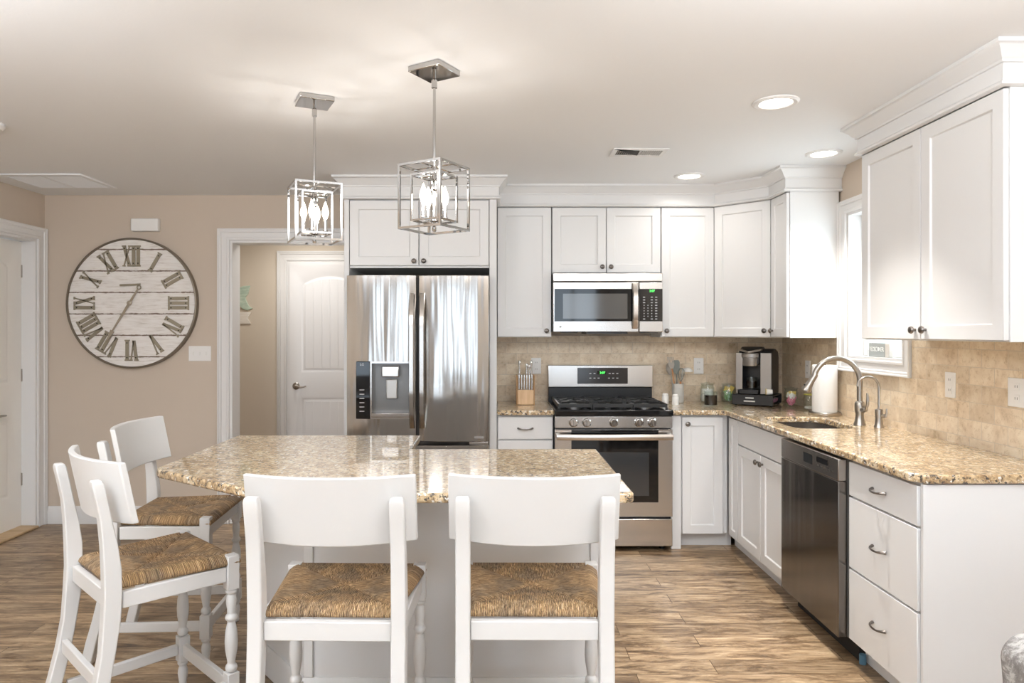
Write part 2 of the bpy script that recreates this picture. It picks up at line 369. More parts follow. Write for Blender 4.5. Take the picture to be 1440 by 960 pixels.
def shaker(fr, u0, u1, v0, v1, t=.02, stile=.056, rec=.009):
    """one door slab with a recessed centre panel; fr faces outwards"""
    bm = bmesh.new()
    def ring(i, n): return [bm.verts.new(pt(fr, *p, n)) for p in ((u0+i, v0+i), (u1-i, v0+i), (u1-i, v1-i), (u0+i, v1-i))]
    rs = [ring(0, 0), ring(0, t), ring(stile, t), ring(stile+.004, t-rec)]
    for a, b in zip(rs, rs[1:]):
        for i in range(4): bm.faces.new((a[i], a[(i+1) % 4], b[(i+1) % 4], b[i]))
    bm.faces.new(rs[0][::-1]); bm.faces.new(rs[-1]); return bm
def slab(fr, u0, u1, v0, v1, t=.02):
    bm = bmesh.new(); fbox(bm, fr, u0, u1, v0, v1, 0, t); return bm
def naxis(fr):
    n = fr[3]; q = V((0, 0, 1)).rotation_difference(n); return q.to_matrix()
def knob(fr, u, v, parent, t=.02):
    o = obj('knob', L([(.006, 0), (.006, .012), (.0155, .016), (.0165, .020), (.013, .026), (.006, .029), (0, .0295)], pt(fr, u, v, t), 16, naxis(fr)), PEWTER, parent)
def pull(fr, u, v, parent, t=.02, w=.048):
    bm = bmesh.new()
    pts = []
    for i in range(11):
        s = -1+2*i/10; pts.append(pt(fr, u+s*w, v-.006*math.cos(s*PI/2), t+.004+.024*(1-abs(s)**4)))
    tube(bm, pts, [.0065, .0055, .0042, .0036, .004, .0045, .004, .0036, .0042, .0055, .0065], 10)
    obj('pull_handle', bm, PEWTER, parent)
def door(fr, u0, u1, v0, v1, parent, kn=None, lab=None, shake=True, name='door', **k):
    d = obj(name, shaker(fr, u0, u1, v0, v1, **k) if shake else slab(fr, u0, u1, v0, v1), WHITE, parent, bevel=.0015, seg=1)
    if kn == 'pull': pull(fr, (u0+u1)/2, (v0+v1)/2+ (0 if v1-v0 < .2 else .0), d)
    elif kn: knob(fr, kn[0], kn[1], d)
    return d
def sweep(bm, path, prof):
    """profile (d outwards to the right of travel, z) along a horizontal polyline, mitred"""
    n = len(path); P2 = [V((a, b)) for a, b in path]; rings = []
    for i, p in enumerate(P2):
        ds = []
        if i > 0: ds.append((P2[i]-P2[i-1]).normalized())
        if i < n-1: ds.append((P2[i+1]-P2[i]).normalized())
        ns = [V((d.y, -d.x)) for d in ds]
        if len(ns) == 1: m = ns[0]
        else:
            m = (ns[0]+ns[1]).normalized(); m = m/max(.2, m.dot(ns[0]))
        rings.append([(p.x+m.x*d, p.y+m.y*d, z) for d, z in prof])
    loft(bm, rings)

# ================================================================== ROOM
struct('floor', B(XL-.3, XR+.3, YR-.2, 6.7, -.05, 0), floor_mat())
struct('ceiling', B(XL-.3, XR+.3, YR-.2, 6.7, ZC, ZC+.06), CEIL)
DY0, DY1 = 4.23, 5.05          # left wall door opening (y)
bm = bmesh.new(); box(bm, XL-.15, XL, YR, DY0, 0, ZC)
box(bm, XL-.15, XL, DY1, YB, 0, ZC); box(bm, XL-.15, XL, DY0, DY1, 2.085, ZC)
struct('wall_left', bm, WALL)
OX0, OX1, OZ = -1.96, -1.10, 2.087      # cased opening in the back wall
WT = .15
bm = bmesh.new(); box(bm, XL-.15, OX0, YB, YB+WT, 0, ZC); box(bm, OX0, OX1, YB, YB+WT, OZ, ZC); box(bm, OX1, XR+.15, YB, YB+WT, 0, ZC)
struct('wall_back', bm, WALL)
WY0, WY1, WZ0, WZ1 = 3.615, 4.20, 1.255, 2.125     # kitchen window opening (right wall)
bm = bmesh.new(); box(bm, XR, XR+.15, YR, WY0, 0, ZC); box(bm, XR, XR+.15, WY1, YB, 0, ZC)
box(bm, XR, XR+.15, WY0, WY1, 0, WZ0); box(bm, XR, XR+.15, WY0, WY1, WZ1, ZC)
struct('wall_right', bm, WALL)
bm = bmesh.new(); xs = XL-.15
for (a, b) in WINS:
    box(bm, xs, a, YR-.15, YR, 0, ZC); box(bm, a, b, YR-.15, YR, 0, .38); box(bm, a, b, YR-.15, YR, 2.3, ZC); xs = b
box(bm, xs, XR+.15, YR-.15, YR, 0, ZC)
struct('wall_rear', bm, WALL)
for i, (a, b) in enumerate(WINS):
    bm = bmesh.new(); c = (a+b)/2
    for q in ((a, a+.05, .38, 2.3), (b-.05, b, .38, 2.3), (c-.02, c+.02, .43, 2.25), (a+.05, b-.05, .38, .43), (a+.05, b-.05, 2.25, 2.3), (a+.05, b-.05, 1.32, 1.36)):
        box(bm, q[0], q[1], YR-.05, YR+.01, q[2], q[3])
    struct('window_%d' % (i+2), bm, TRIMW)
# hall behind the cased opening
struct('wall_hall_back', B(-2.95, XR+.15, 6.5, 6.62, 0, ZC), HALLW)
struct('wall_hall_left', B(-2.95, -2.83, YB+WT, 6.5, 0, ZC), HALLW)
struct('wall_hall_right', B(-.6, -.48, YB+WT, 6.5, 0, ZC), HALLW)
# cased opening jamb + casing
CPROF = [(0, 0), (0, .014), (.004, .017), (.018, .017), (.022, .012), (.056, .013), (.060, .022), (.072, .023), (.075, .028), (.085, .028), (.085, 0)]
def casing_bm(fr, u0, u1, v1, w=.085, v0=0, closed=False):
    """mitred stepped casing around an opening (u0..u1, v0..v1)"""
    bm = bmesh.new(); k = w/.085; P_ = [(a*k, b) for a, b in CPROF]
    def ring(fu, fv): return [pt(fr, fu(d), fv(d), n) for d, n in P_]
    L0 = lambda d: u0-d; R0 = lambda d: u1+d; T0 = lambda d: v1+d; B0 = (lambda d: v0-d) if closed else (lambda d: v0)
    rings = [ring(L0, B0), ring(L0, T0), ring(R0, T0), ring(R0, B0)]
    if closed:
        vs = [[bm.verts.new(p) for p in r] for r in rings]; m = len(P_)
        for q in range(4):
            a, b = vs[q], vs[(q+1) % 4]
            for i in range(m): bm.faces.new((a[i], a[(i+1) % m], b[(i+1) % m], b[i]))
    else: loft(bm, rings)
    return bm
struct('trim_1', casing_bm(FB(0, YB), OX0, OX1, OZ), TRIMW, bevel=.002, seg=1)
bm = bmesh.new(); box(bm, OX0-.001, OX0+.018, YB-.002, YB+WT+.002, 0, OZ); box(bm, OX1-.018, OX1+.001, YB-.002, YB+WT+.002, 0, OZ); box(bm, OX0+.018, OX1-.018, YB-.002, YB+WT+.002, OZ-.018, OZ+.001)
struct('trim_2', bm, TRIMW)
# left wall door
def fdoor(fr, w, h, hinge_u=0):
    """two panel arched plank door: stiles, rails and grooved boards"""
    sx = .105; z1, z2, z3 = .22, .80, 1.02; zt = h-.175; arch = .085
    def archz(u): s = (u-w/2)/(w/2-sx); return zt-arch*0+arch*(1-s*s)-.0
    bm = bmesh.new()
    top = [(sx+(w-2*sx)*i/14, archz(sx+(w-2*sx)*i/14)) for i in range(15)]
    hole1 = [(sx, z3), (w-sx, z3)]+top[::-1]
    hole2 = [(sx, z1), (w-sx, z1), (w-sx, z2), (sx, z2)]
    def loopv(poly, n): return [bm.verts.new(pt(fr, a, b, n)) for a, b in poly]
    def edges(vs): return [bm.edges.new((vs[i], vs[(i+1) % len(vs)])) for i in range(len(vs))]
    outer = loopv([(0, 0), (w, 0), (w, h), (0, h)], 0); e = edges(outer)
    hs = []
    for hp in (hole1, hole2):
        vs = loopv(hp, 0); e += edges(vs); hs.append((hp, vs))
    bmesh.ops.triangle_fill(bm, use_beauty=True, edges=e)
    for hp, vs in hs:
        cx = sum(p[0] for p in hp)/len(hp); cy = sum(p[1] for p in hp)/len(hp)
        def sh(p, k, mn=None): return (p[0]+(k if p[0] < w/2-.001 else (-k if p[0] > w/2+.001 else 0)) * (1 if abs(p[0]-w/2) > (w/2-sx)*.97 else 0), p[1]+(k if p[1] < cy else -k))
        i1 = loopv([sh(p, .016) for p in hp], -.009); i2 = loopv([sh(p, .030) for p in hp], -.009); i3 = loopv([sh(p, .042) for p in hp], -.004)
        for A, Bv in ((vs, i1), (i1, i2), (i2, i3)):
            for i in range(len(A)): bm.faces.new((A[i], A[(i+1) % len(A)], Bv[(i+1) % len(A)], Bv[i]))
        bm.faces.new(i3)
    bk = loopv([(0, 0), (w, 0), (w, h), (0, h)], -.035)
    for i in range(4): bm.faces.new((outer[i], outer[(i+1) % 4], bk[(i+1) % 4], bk[i]))
    bm.faces.new(bk[::-1])
    # raised boards with grooves between them
    nb_ = 6; x0, x1 = sx+.044, w-sx-.044; bw = (x1-x0)/nb_
    for k in range(nb_):
        a, b = x0+k*bw+.0025, x0+(k+1)*bw-.0025
        for (lo, hi) in ((z3+.044, None), (z1+.044, z2-.044)):
            ta = archz(a)-.046 if hi is None else hi; tb = archz(b)-.046 if hi is None else hi
            prism3(bm, [(a, lo), (b, lo), (b, tb), ((a+b)/2, (ta+tb)/2+(.002 if hi is None else 0)), (a, ta)], fr, -.006, -.001)
    return bm
def lever(fr, u, v, parent, sgn=1, mat=NICKEL):
    bm = bmesh.new(); lathe(bm, [(.033, 0), (.033, .006), (.026, .012), (.012, .016), (.011, .05)], pt(fr, u, v, 0), 20, naxis(fr))
    h = obj('door_handle', bm, mat, parent)
    bm = bmesh.new(); tube(bm, [pt(fr, u, v, .048), pt(fr, u+.02*sgn, v, .054), pt(fr, u+.055*sgn, v-.008, .052), pt(fr, u+.085*sgn, v-.004, .05), pt(fr, u+.105*sgn, v+.004, .047)], [.011, .010, .008, .0065, .005])
    obj('lever', bm, mat, h)
d1 = sempty('door_1', (XL-.1, 4.64, 0))
frL = (V((XL-.10, DY1-.018, .012)), V((0, -1, 0)), ZUP, V((1, 0, 0)))
dd = struct('door_panel', fdoor(frL, DY1-DY0-.036, 2.05), P('door_paint', (.86, .83, .78), .35, noise=30, bump=.01), d1)
lever(frL, .70, .93, dd, 1)
frh = (V((XL-.10, DY1-.018, 0)), V((0, -1, 0)), ZUP, V((1, 0, 0)))
obj('handle_bar', T([pt(frL, .20, .82, .03), pt(frL, .27, .825, .045), pt(frL, .33, .82, .045)], [.007, .009, .009]), NICKEL, d1)
for hz in (.35, 1.1, 1.85):
    obj('hinge', B(XL-.101, XL-.092, DY1-.022, DY1-.014, hz-.045, hz+.045), NICKEL, d1)
struct('trim_3', casing_bm((V((XL, 0, 0)), V((0, -1, 0)), ZUP, V((1, 0, 0))), -DY1, -DY0, 2.085), TRIMW, bevel=.002, seg=1)
bm = bmesh.new(); box(bm, XL-.15, XL+.002, DY1-.018, DY1+.001, 0, 2.085); box(bm, XL-.15, XL+.002, DY0-.001, DY0+.018, 0, 2.085); box(bm, XL-.15, XL+.002, DY0+.018, DY1-.018, 2.067, 2.086)
struct('trim_4', bm, TRIMW)
struct('trim_5', B(XL-.14, XL+.03, DY0+.019, DY1-.019, 0, .018), wood_mat('oak_threshold', (.50, .34, .18), (.64, .46, .27), (3, 20, 20)), bevel=.006)
# hall door
HX0 = -1.914
frH = FB(HX0, 6.46, .012)
d2 = sempty('door_2', (HX0+.38, 6.48, 0))
dd = struct('door_panel', fdoor(frH, .76, 2.03), P('hall_door_paint', (.79, .78, .78), .35, noise=30, bump=.01), d2)
lever(frH, .065, .90, dd, 1)
struct('trim_6', casing_bm(FB(0, 6.5), HX0-.03, HX0+.79, 2.075, .09), TRIMW, bevel=.002, seg=1)
bm = bmesh.new(); fr = FB(0, 6.5)
fbox(bm, fr, HX0-.03, HX0-.003, 0, 2.075, -.06, .004); fbox(bm, fr, HX0+.763, HX0+.79, 0, 2.075, -.06, .004); fbox(bm, fr, HX0-.003, HX0+.763, 2.045, 2.075, -.06, .004)
struct('trim_7', bm, TRIMW)
# baseboards
def basebd(name, path):
    bm = bmesh.new(); sweep(bm, path, [(0, 0), (.014, 0), (.014, .095), (.010, .104), (.010, .118), (.004, .13), (0, .13)]); struct(name, bm, TRIMW)
basebd('baseboard_back', [(XL+.028, YB), (OX0-.086, YB)])
basebd('baseboard_left', [(XL, YR), (XL, DY0-.086)][::-1] if False else [(XL, YR), (XL, DY0-.086)])
basebd('baseboard_hall', [(-2.83, 6.5), (HX0-.122, 6.5)])
basebd('baseboard_right', [(XR, 2.44), (XR, YR)])
# crown and riser over the cabinets
UF, UZ0, UZ1 = 4.80, 1.375, 2.268        # back uppers front plane, bottom, door tops
RF = 1.785                                # right uppers front plane
CP = [(0, 2.272), (.012, 2.272), (.022, 2.276), (.024, 2.284), (.014, 2.292), (.012, 2.298), (.012, 2.352), (.020, 2.354), (.022, 2.362), (.030, 2.368), (.040, 2.384), (.056, 2.398), (.062, 2.404), (.068, 2.406), (.068, 2.4195), (0, 2.4195)]
bm = bmesh.new(); sweep(bm, [(-.985, YB-.005), (-.985, 4.53), (.009, 4.53), (.009, UF), (1.51, UF), (RF, 4.53), (RF, 4.277), (XR-.001, 4.277)], CP)
struct('trim_8', bm, WHITE)
bm = bmesh.new(); sweep(bm, [(XR-.001, 3.403), (RF, 3.403), (RF, 2.447), (XR-.001, 2.447)], CP)
struct('trim_9', bm, WHITE)
# tiled backsplash
struct('wall_tile_back', B(.009, XR-.012, YB-.012, YB, .9, 1.385), tile_mat('travertine_back', 0))
bm = bmesh.new()
box(bm, XR-.012, XR, 4.29, YB, .9, 1.385); box(bm, XR-.012, XR, 3.53, 4.29, .9, 1.178); box(bm, XR-.012, XR, 2.455, 3.53, .9, 1.385)
struct('wall_tile_right', bm, tile_mat('travertine_right', 1))
# kitchen window: casing, stool, apron, sash, glass
frW = (V((XR, 0, 0)), V((0, -1, 0)), ZUP, V((-1, 0, 0)))
wn = sempty('window_1', (XR+.07, 3.91, WZ0))
bm = casing_bm(frW, -WY1, -WY0, WZ1, .078, WZ0, True)
obj('window_casing', bm, TRIMW, wn, bevel=.002, seg=1)
bm = bmesh.new(); box(bm, XR-.001, XR+.14, WY0, WY0+.015, WZ0, WZ1); box(bm, XR-.001, XR+.14, WY1-.015, WY1, WZ0, WZ1); box(bm, XR-.001, XR+.14, WY0+.015, WY1-.015, WZ1-.015, WZ1); box(bm, XR-.001, XR+.14, WY0+.015, WY1-.015, WZ0-.001, WZ0+.015)
obj('window_jamb', bm, TRIMW, wn)
bm = bmesh.new(); a, b = WY0+.015, WY1-.015
for q in ((a, a+.04, WZ0+.015, WZ1-.015), (b-.04, b, WZ0+.015, WZ1-.015), (a+.04, b-.04, WZ0+.015, WZ0+.055), (a+.04, b-.04, WZ1-.055, WZ1-.015), (a+.04, b-.04, 1.68, 1.715)):
    box(bm, XR+.09, XR+.12, q[0], q[1], q[2], q[3])
obj('sash', bm, TRIMW, wn, bevel=.003, seg=1)
obj('pane', B(XR+.103, XR+.107, a+.04, b-.04, WZ0+.055, WZ1-.055), GLASS, wn)

# ================================================================== CABINETS
# refrigerator surround
t_ = thing('refrigerator_cabinet', 'tall white two-door cabinet with side panels boxing in the steel refrigerator', 'cabinet', (-.49, 4.84, 0))
obj('side_panel', B(-.985, -.953, 4.53, YB-.003, 0, 2.285), WHITE, t_, bevel=.0015, seg=1)
obj('side_panel', B(-.040, .007, 4.53, YB-.003, 0, 2.285), WHITE, t_, bevel=.0015, seg=1)
obj('cabinet_body', B(-.952, -.041, 4.552, YB-.003, 1.83, 2.285), WHITE, t_)
fr = FB(0, 4.55)
door(fr, -.948, -.502, 1.845, 2.266, t_, (-.53, 1.872)); door(fr, -.495, -.045, 1.845, 2.266, t_, (-.467, 1.872))
# back uppers
def upper_back(name, label, x0, x1, z0, splits, knobs):
    c = thing(name, label, 'cabinet', ((x0+x1)/2, 4.97, z0))
    obj('cabinet_body', B(x0+.001, x1-.001, UF+.022, YB-.013, z0, 2.285), WHITE, c, bevel=.001, seg=1)
    fr = FB(0, UF+.021)
    for (a, b), k in zip(splits, knobs): door(fr, a, b, z0+.006, UZ1, c, k)
    return c
upper_back('wall_cabinet', 'narrow single-door white wall cabinet between the refrigerator and the microwave', .010, .386, UZ0, [(.014, .382)], [(.350, UZ0+.045)])
upper_back('wall_cabinet', 'short double-door white wall cabinet directly above the microwave', .388, 1.138, 1.815, [(.391, .760), (.766, 1.135)], [(.733, 1.86), (.793, 1.86)])
upper_back('wall_cabinet', 'single-door white wall cabinet directly right of the microwave', 1.140, 1.508, UZ0, [(1.144, 1.503)], [(1.176, UZ0+.045)])
# diagonal corner wall cabinet
c = thing('corner_wall_cabinet', 'white corner wall cabinet with diagonal door above the coffee maker', 'cabinet', (1.9, 4.9, UZ0))
bm = bmesh.new(); prism(bm, [(1.510, UF+.022), (RF+.022, 4.531), (XR-.013, 4.531), (XR-.013, YB-.013), (1.510, YB-.013)], UZ0, 2.285)
obj('cabinet_body', bm, WHITE, c)
dv = V((RF+.02-1.512, 4.533-(UF+.02), 0)); ln = dv.length; du = dv.normalized()
frD = (V((1.512, UF+.02, 0)), du, ZUP, V((du.y, -du.x, 0)))
door(frD, .010, ln-.010, UZ0+.006, UZ1, c, (ln-.045, UZ0+.045))
# right wall uppers
c = thing('wall_cabinet', 'slim white wall cabinet with one narrow door left of the kitchen window', 'cabinet', (1.95, 4.4, UZ0))
obj('cabinet_body', B(RF+.022, XR-.013, 4.277, 4.529, UZ0, 2.285), WHITE, c, bevel=.001, seg=1)
fr = FR(RF+.021, 0)
door(fr, -4.520, -4.281, UZ0+.006, UZ1, c, (-4.49, UZ0+.045), stile=.05)
c = thing('wall_cabinet', 'large double-door white wall cabinet right of the kitchen window', 'cabinet', (1.95, 2.92, UZ0))
obj('cabinet_body', B(RF+.022, XR-.013, 2.447, 3.403, UZ0, 2.285), WHITE, c, bevel=.001, seg=1)
door(fr, -3.400, -2.932, UZ0+.006, UZ1, c, (-2.965, UZ0+.045)); door(fr, -2.926, -2.451, UZ0+.006, UZ1, c, (-2.893, UZ0+.045))
# base cabinets
ZB, ZT = .10, .868
def drawers(fr, u0, u1, c):
    for (a, b) in ((.715, .858), (.409, .706), (.103, .400)): door(fr, u0, u1, a, b, c, 'pull', shake=False, name='drawer')
c = thing('base_cabinet', 'white three-drawer base cabinet between refrigerator and range', 'cabinet', (.19, 4.84, 0))
obj('cabinet_body', B(.010, .376, 4.552, YB-.013, ZB, ZT), WHITE, c); obj('toe_kick', B(.010, .376, 4.62, YB-.013, 0, ZB-.001), WHITE, c)
drawers(FB(0, 4.551), .016, .370, c)
c = thing('corner_base_cabinet', 'white single-door base cabinet right of the range, at the inside corner', 'cabinet', (1.62, 4.84, 0))
obj('filler_panel', B(1.143, 1.206, 4.535, 4.60, 0, ZT), WHITE, c, bevel=.001, seg=1)
obj('cabinet_body', B(1.143, XR-.013, 4.602, YB-.013, ZB, ZT), WHITE, c)
obj('toe_kick', B(1.207, 1.56, 4.622, 4.66, 0, ZB), WHITE, c)
obj('face_frame', B(1.207, 1.51, 4.552, 4.601, ZB, ZT), WHITE, c)
door(FB(0, 4.551), 1.214, 1.478, ZB, .858, c, (1.246, .815))
c = thing('sink_base_cabinet', 'white sink base cabinet with double doors and false drawer front', 'cabinet', (1.82, 4.07, 0))
bm = bmesh.new(); box(bm, 1.532, XR-.013, 3.600, 3.618, ZB, ZT); box(bm, 1.532, XR-.013, 4.53, 4.548, ZB, ZT); box(bm, 1.532, XR-.013, 3.618, 4.53, ZB, ZB+.018); box(bm, XR-.03, XR-.013, 3.618, 4.53, ZB+.018, ZT)
box(bm, 1.532, 1.550, 3.618, 4.53, ZB+.018, .16); box(bm, 1.532, 1.550, 3.618, 4.53, .70, .735); box(bm, 1.532, 1.550, 3.618, 4.53, .845, ZT); box(bm, 1.532, 1.550, 4.32, 4.53, .16, .845); box(bm, 1.532, 1.55, 3.618, 4.32, .735, .845); box(bm, 1.532, 1.54, 3.618, 4.32, .16, .70)
obj('cabinet_body', bm, WHITE, c)
obj('toe_kick', B(1.585, 1.60, 3.60, 4.62, 0, ZB-.001), WHITE, c)
fr = FR(1.531, 0)
door(fr, -4.515, -4.352, ZB, .858, c, None, stile=.045)
door(fr, -4.344, -3.606, .715, .858, c, None, shake=False, name='false_drawer_front')
door(fr, -4.344, -3.978, ZB, .706, c, (-4.010, .662)); door(fr, -3.972, -3.606, ZB, .706, c, (-3.940, .662))
c = thing('drawer_base_cabinet', 'white three-drawer base cabinet at the open end of the counter', 'cabinet', (1.82, 2.74, 0))
obj('cabinet_body', B(1.532, XR-.003, 2.492, 2.985, ZB, ZT), WHITE, c, bevel=.001, seg=1)
obj('toe_kick', B(1.585, XR-.003, 2.492, 2.985, 0, ZB-.001), WHITE, c)
obj('end_panel', B(1.520, XR-.003, 2.477, 2.4915, 0, ZT), WHITE, c)
drawers(fr, -2.980, -2.499, c)

# countertops ------------------------------------------------------
CT = .905
def rrect(x0, x1, y0, y1, r, n=6):
    p = []
    for cx, cy, a0 in ((x1-r, y0+r, -90), (x1-r, y1-r, 0), (x0+r, y1-r, 90), (x0+r, y0+r, 180)):
        for i in range(n+1): a = math.radians(a0+90*i/n); p.append((cx+r*math.cos(a), cy+r*math.sin(a)))
    return p
def slab_poly(outer, holes, z0, z1):
    bm = bmesh.new(); es = []
    for poly in [outer]+holes:
        vs = [bm.verts.new((x, y, z0)) for x, y in poly]; es += [bm.edges.new((vs[i], vs[(i+1) % len(vs)])) for i in range(len(vs))]
    bmesh.ops.triangle_fill(bm, use_beauty=True, edges=es)
    g = bmesh.ops.extrude_face_region(bm, geom=bm.faces[:])
    bmesh.ops.translate(bm, verts=[v for v in g['geom'] if isinstance(v, bmesh.types.BMVert)], vec=(0, 0, z1-z0))
    bmesh.ops.dissolve_limit(bm, angle_limit=.001, verts=bm.verts, edges=bm.edges)
    return bm
SINK = rrect(1.585, 1.925, 3.66, 4.165, .075)
o = obj('countertop', slab_poly([(1.141, 4.505), (1.460, 4.505), (1.485, 4.48), (1.485, 2.512), (1.53, 2.462), (XR-.012, 2.462), (XR-.012, YB-.012), (1.141, YB-.012)], [SINK], CT-.032, CT), GRAN, bevel=.007, seg=3)
tag(o, 'speckled tan granite countertop wrapping the corner around the sink', 'countertop')
o = obj('countertop', B(.009, .378, 4.505, YB-.013, CT-.032, CT), GRAN, bevel=.007, seg=3)
tag(o, 'short piece of tan granite countertop under the knife block', 'countertop')
ISL = [(.437, 2.20), (.437, 3.02), (-.367, 3.02), (-.367, 3.42), (-1.265, 3.42), (-1.265, 2.60), (-1.245, 2.565), (-.73, 2.195), (-.70, 2.185), (.415, 2.185)]
o = obj('island_countertop', slab_poly(ISL, [], CT-.032, CT), GRAN, bevel=.008, seg=3)
tag(o, 'large speckled granite island top with clipped corner, in front of the stools', 'countertop')
# island base
c = thing('kitchen_island', 'white kitchen island base under the granite top behind the stools', 'island', (-.3, 2.9, 0))
IB = [(.40, 2.62), (.40, 2.99), (-.40, 2.99), (-.40, 3.39), (-.97, 3.39), (-.97, 2.92), (-.72, 2.62)]
bm = bmesh.new(); prism(bm, IB, 0, CT-.033); obj('island_body', bm, WHITE, c, bevel=.002, seg=1)
bm = bmesh.new(); sweep(bm, [(-.97, 3.385), (-.97, 2.92), (-.72, 2.62), (.40, 2.62), (.40, 2.985)], [(.001, 0), (.015, 0), (.015, .10), (.008, .115), (.001, .115)])
obj('baseboard', bm, WHITE, c)
for (xa, xb, yy) in ((-.72, -.685, 2.62), (.355, .40, 2.62)):
    obj('corner_trim', B(xa, xb, yy-.010, yy-.001, .116, CT-.034), WHITE, c, bevel=.002, seg=1)
obj('support_rail', B(-.684, .354, 2.606, 2.619, CT-.12, CT-.034), WHITE, c, bevel=.002, seg=1)

# ================================================================== APPLIANCES
# refrigerator -------------------------------------------------
c = thing('refrigerator', 'large stainless steel french-door refrigerator with ice dispenser', 'refrigerator', (-.49, 4.78, 0))
obj('refrigerator_body', B(-.945, -.046, 4.515, 5.10, .03, 1.765), P('grey_case', (.13, .125, .12), .5), c)
def curved_door(x0, x1, z0, z1, yb, yf, bulge, hole=None):
    """bowed front door slab; optional rectangular hole (x0,x1,z0,z1)"""
    bm = bmesh.new()
    xs = sorted(set([x0+(x1-x0)*i/16 for i in range(17)]+([hole[0], hole[1]] if hole else [])))
    zs = [z0]+([hole[2], hole[3]] if hole else [])+[z1]
    def y(x): s = (x-(x0+x1)/2)/((x1-x0)/2); return yf-bulge*(1-abs(s)**2.6)
    g = [[bm.verts.new((x, y(x), z)) for x in xs] for z in zs]
    bk = [[bm.verts.new((x, yb, z)) for x in xs] for z in zs]
    for j in range(len(zs)-1):
        for i in range(len(xs)-1):
            mid = ((xs[i]+xs[i+1])/2, (zs[j]+zs[j+1])/2)
            if hole and hole[0] < mid[0] < hole[1] and hole[2] < mid[1] < hole[3]: continue
            bm.faces.new((g[j][i], g[j][i+1], g[j+1][i+1], g[j+1][i]))
            bm.faces.new((bk[j][i], bk[j+1][i], bk[j+1][i+1], bk[j][i+1]))
    be = [e for e in bm.edges if len(e.link_faces) == 1]
    # close outer rim and hole rim
    idx = {}
    for j in range(len(zs)):
        for i in range(len(xs)): idx[g[j][i]] = bk[j][i]
    for e in be:
        a, b = e.verts
        if a in idx and b in idx: bm.faces.new((a, b, idx[b], idx[a]))
    return bm
YD = 4.445
HOLE = (-.815, -.595, .83, 1.205)
ld = obj('left_door', curved_door(-.949, -.508, .715, 1.772, 4.512, YD, .022, (-.885, -.535, .86, 1.225)), FSTEEL, c, bevel=.003)
rd = obj('right_door', curved_door(-.490, -.043, .715, 1.772, 4.512, YD, .022), FSTEEL, c, bevel=.003)
obj('freezer_drawer', curved_door(-.949, -.043, .06, .690, 4.512, YD, .022), FSTEEL, c, bevel=.003)
obj('freezer_handle', T([(-.86, 4.43, .60), (-.85, 4.385, .60), (-.49, 4.365, .60), (-.14, 4.385, .60), (-.13, 4.43, .60)], .012), STEEL, c)
for x, s in ((-.530, -1), (-.465, 1)):
    bm = bmesh.new(); rings = []
    for i in range(15):
        z = .80+.86*i/14; k = 4*(i/14)*(1-i/14); y = 4.425-.055*min(1, k*1.6)
        h = .017
        rings.append([(x-h, y+.006, z), (x-h*.7, y-.007, z), (x+h*.7, y-.007, z), (x+h, y+.006, z), (x+h*.6, y+.016, z), (x-h*.6, y+.016, z)])
    loft(bm, rings); obj('door_handle', bm, STEEL, c)
# dispenser
yy = 4.43
dsp = obj('dispenser_frame', B(-.795, -.535, 4.418, 4.50, .86, .872), STEEL, ld)
bm = bmesh.new(); box(bm, -.795, -.786, 4.416, 4.50, .872, 1.225); box(bm, -.544, -.535, 4.416, 4.50, .872, 1.225); box(bm, -.786, -.544, 4.416, 4.50, 1.213, 1.225)
obj('dispenser_trim', bm, STEEL, ld)
obj('dispenser_recess', B(-.786, -.544, 4.485, 4.50, .872, 1.213), P('recess_shade_grey', (.20, .195, .19), .3, .5), ld)  # darker grey puts the shade of the recess into its colour
obj('dispenser_tray', B(-.786, -.544, 4.408, 4.485, .872, .897), STEEL, ld, bevel=.004)
obj('dispenser_spout', B(-.725, -.615, 4.425, 4.485, 1.125, 1.195), STEEL, ld, bevel=.006)
obj('dispenser_paddle', B(-.700, -.630, 4.455, 4.484, .985, 1.108), P('paddle_grey', (.55, .54, .52), .3, .4), ld, bevel=.006)
cp = obj('control_panel', B(-.885, -.797, 4.414, 4.50, .862, 1.224), BLACKG, ld, bevel=.002)
for i in range(6):
    z = 1.045-.027*i; obj('button_label', B(-.862, -.832, 4.4125, 4.4138, z-.002, z+.002), P('pale_print', (.6, .6, .6), .5), cp)
text('logo', 'LG', .022, FB(-.846, 4.4138, 1.205), P('pale_print', (.6, .6, .6), .5), cp)
bm = bmesh.new(); lathe(bm, [(0, 0), (.011, 0), (.011, .0012), (0, .0012)], (-.137, 4.4375, 1.705), 20, Matrix.Rotation(PI/2, 3, 'X'))
obj('badge', bm, P('badge_grey', (.12, .11, .11), .3, .6), rd)
text('logo', 'LG', .026, FB(-.108, 4.4365, 1.705), P('badge_grey', (.12, .11, .11), .3, .6), rd)
obj('hinge_cover', B(-.17, -.048, 4.44, 4.515, .692, .713), STEEL, c, bevel=.003)
obj('energy_label', B(-.155, -.075, 4.4285, 4.431, .735, .75), P('label_grey', (.3, .29, .28), .4), rd)

# range ---------------------------------------------------------
c = thing('gas_range', 'stainless steel gas range with black cooktop and five knobs', 'stove', (.76, 4.8, 0))
X0, X1 = .381, 1.137; YF = 4.475
obj('range_body', B(X0+.004, X1-.004, YF+.035, 5.09, .03, .872), BLACK, c)
for x in (X0+.05, X1-.05):
    for y in (4.56, 5.03): obj('foot', L([(.018, 0), (.018, .029)], (x, y, 0), 12), BLACK, c)
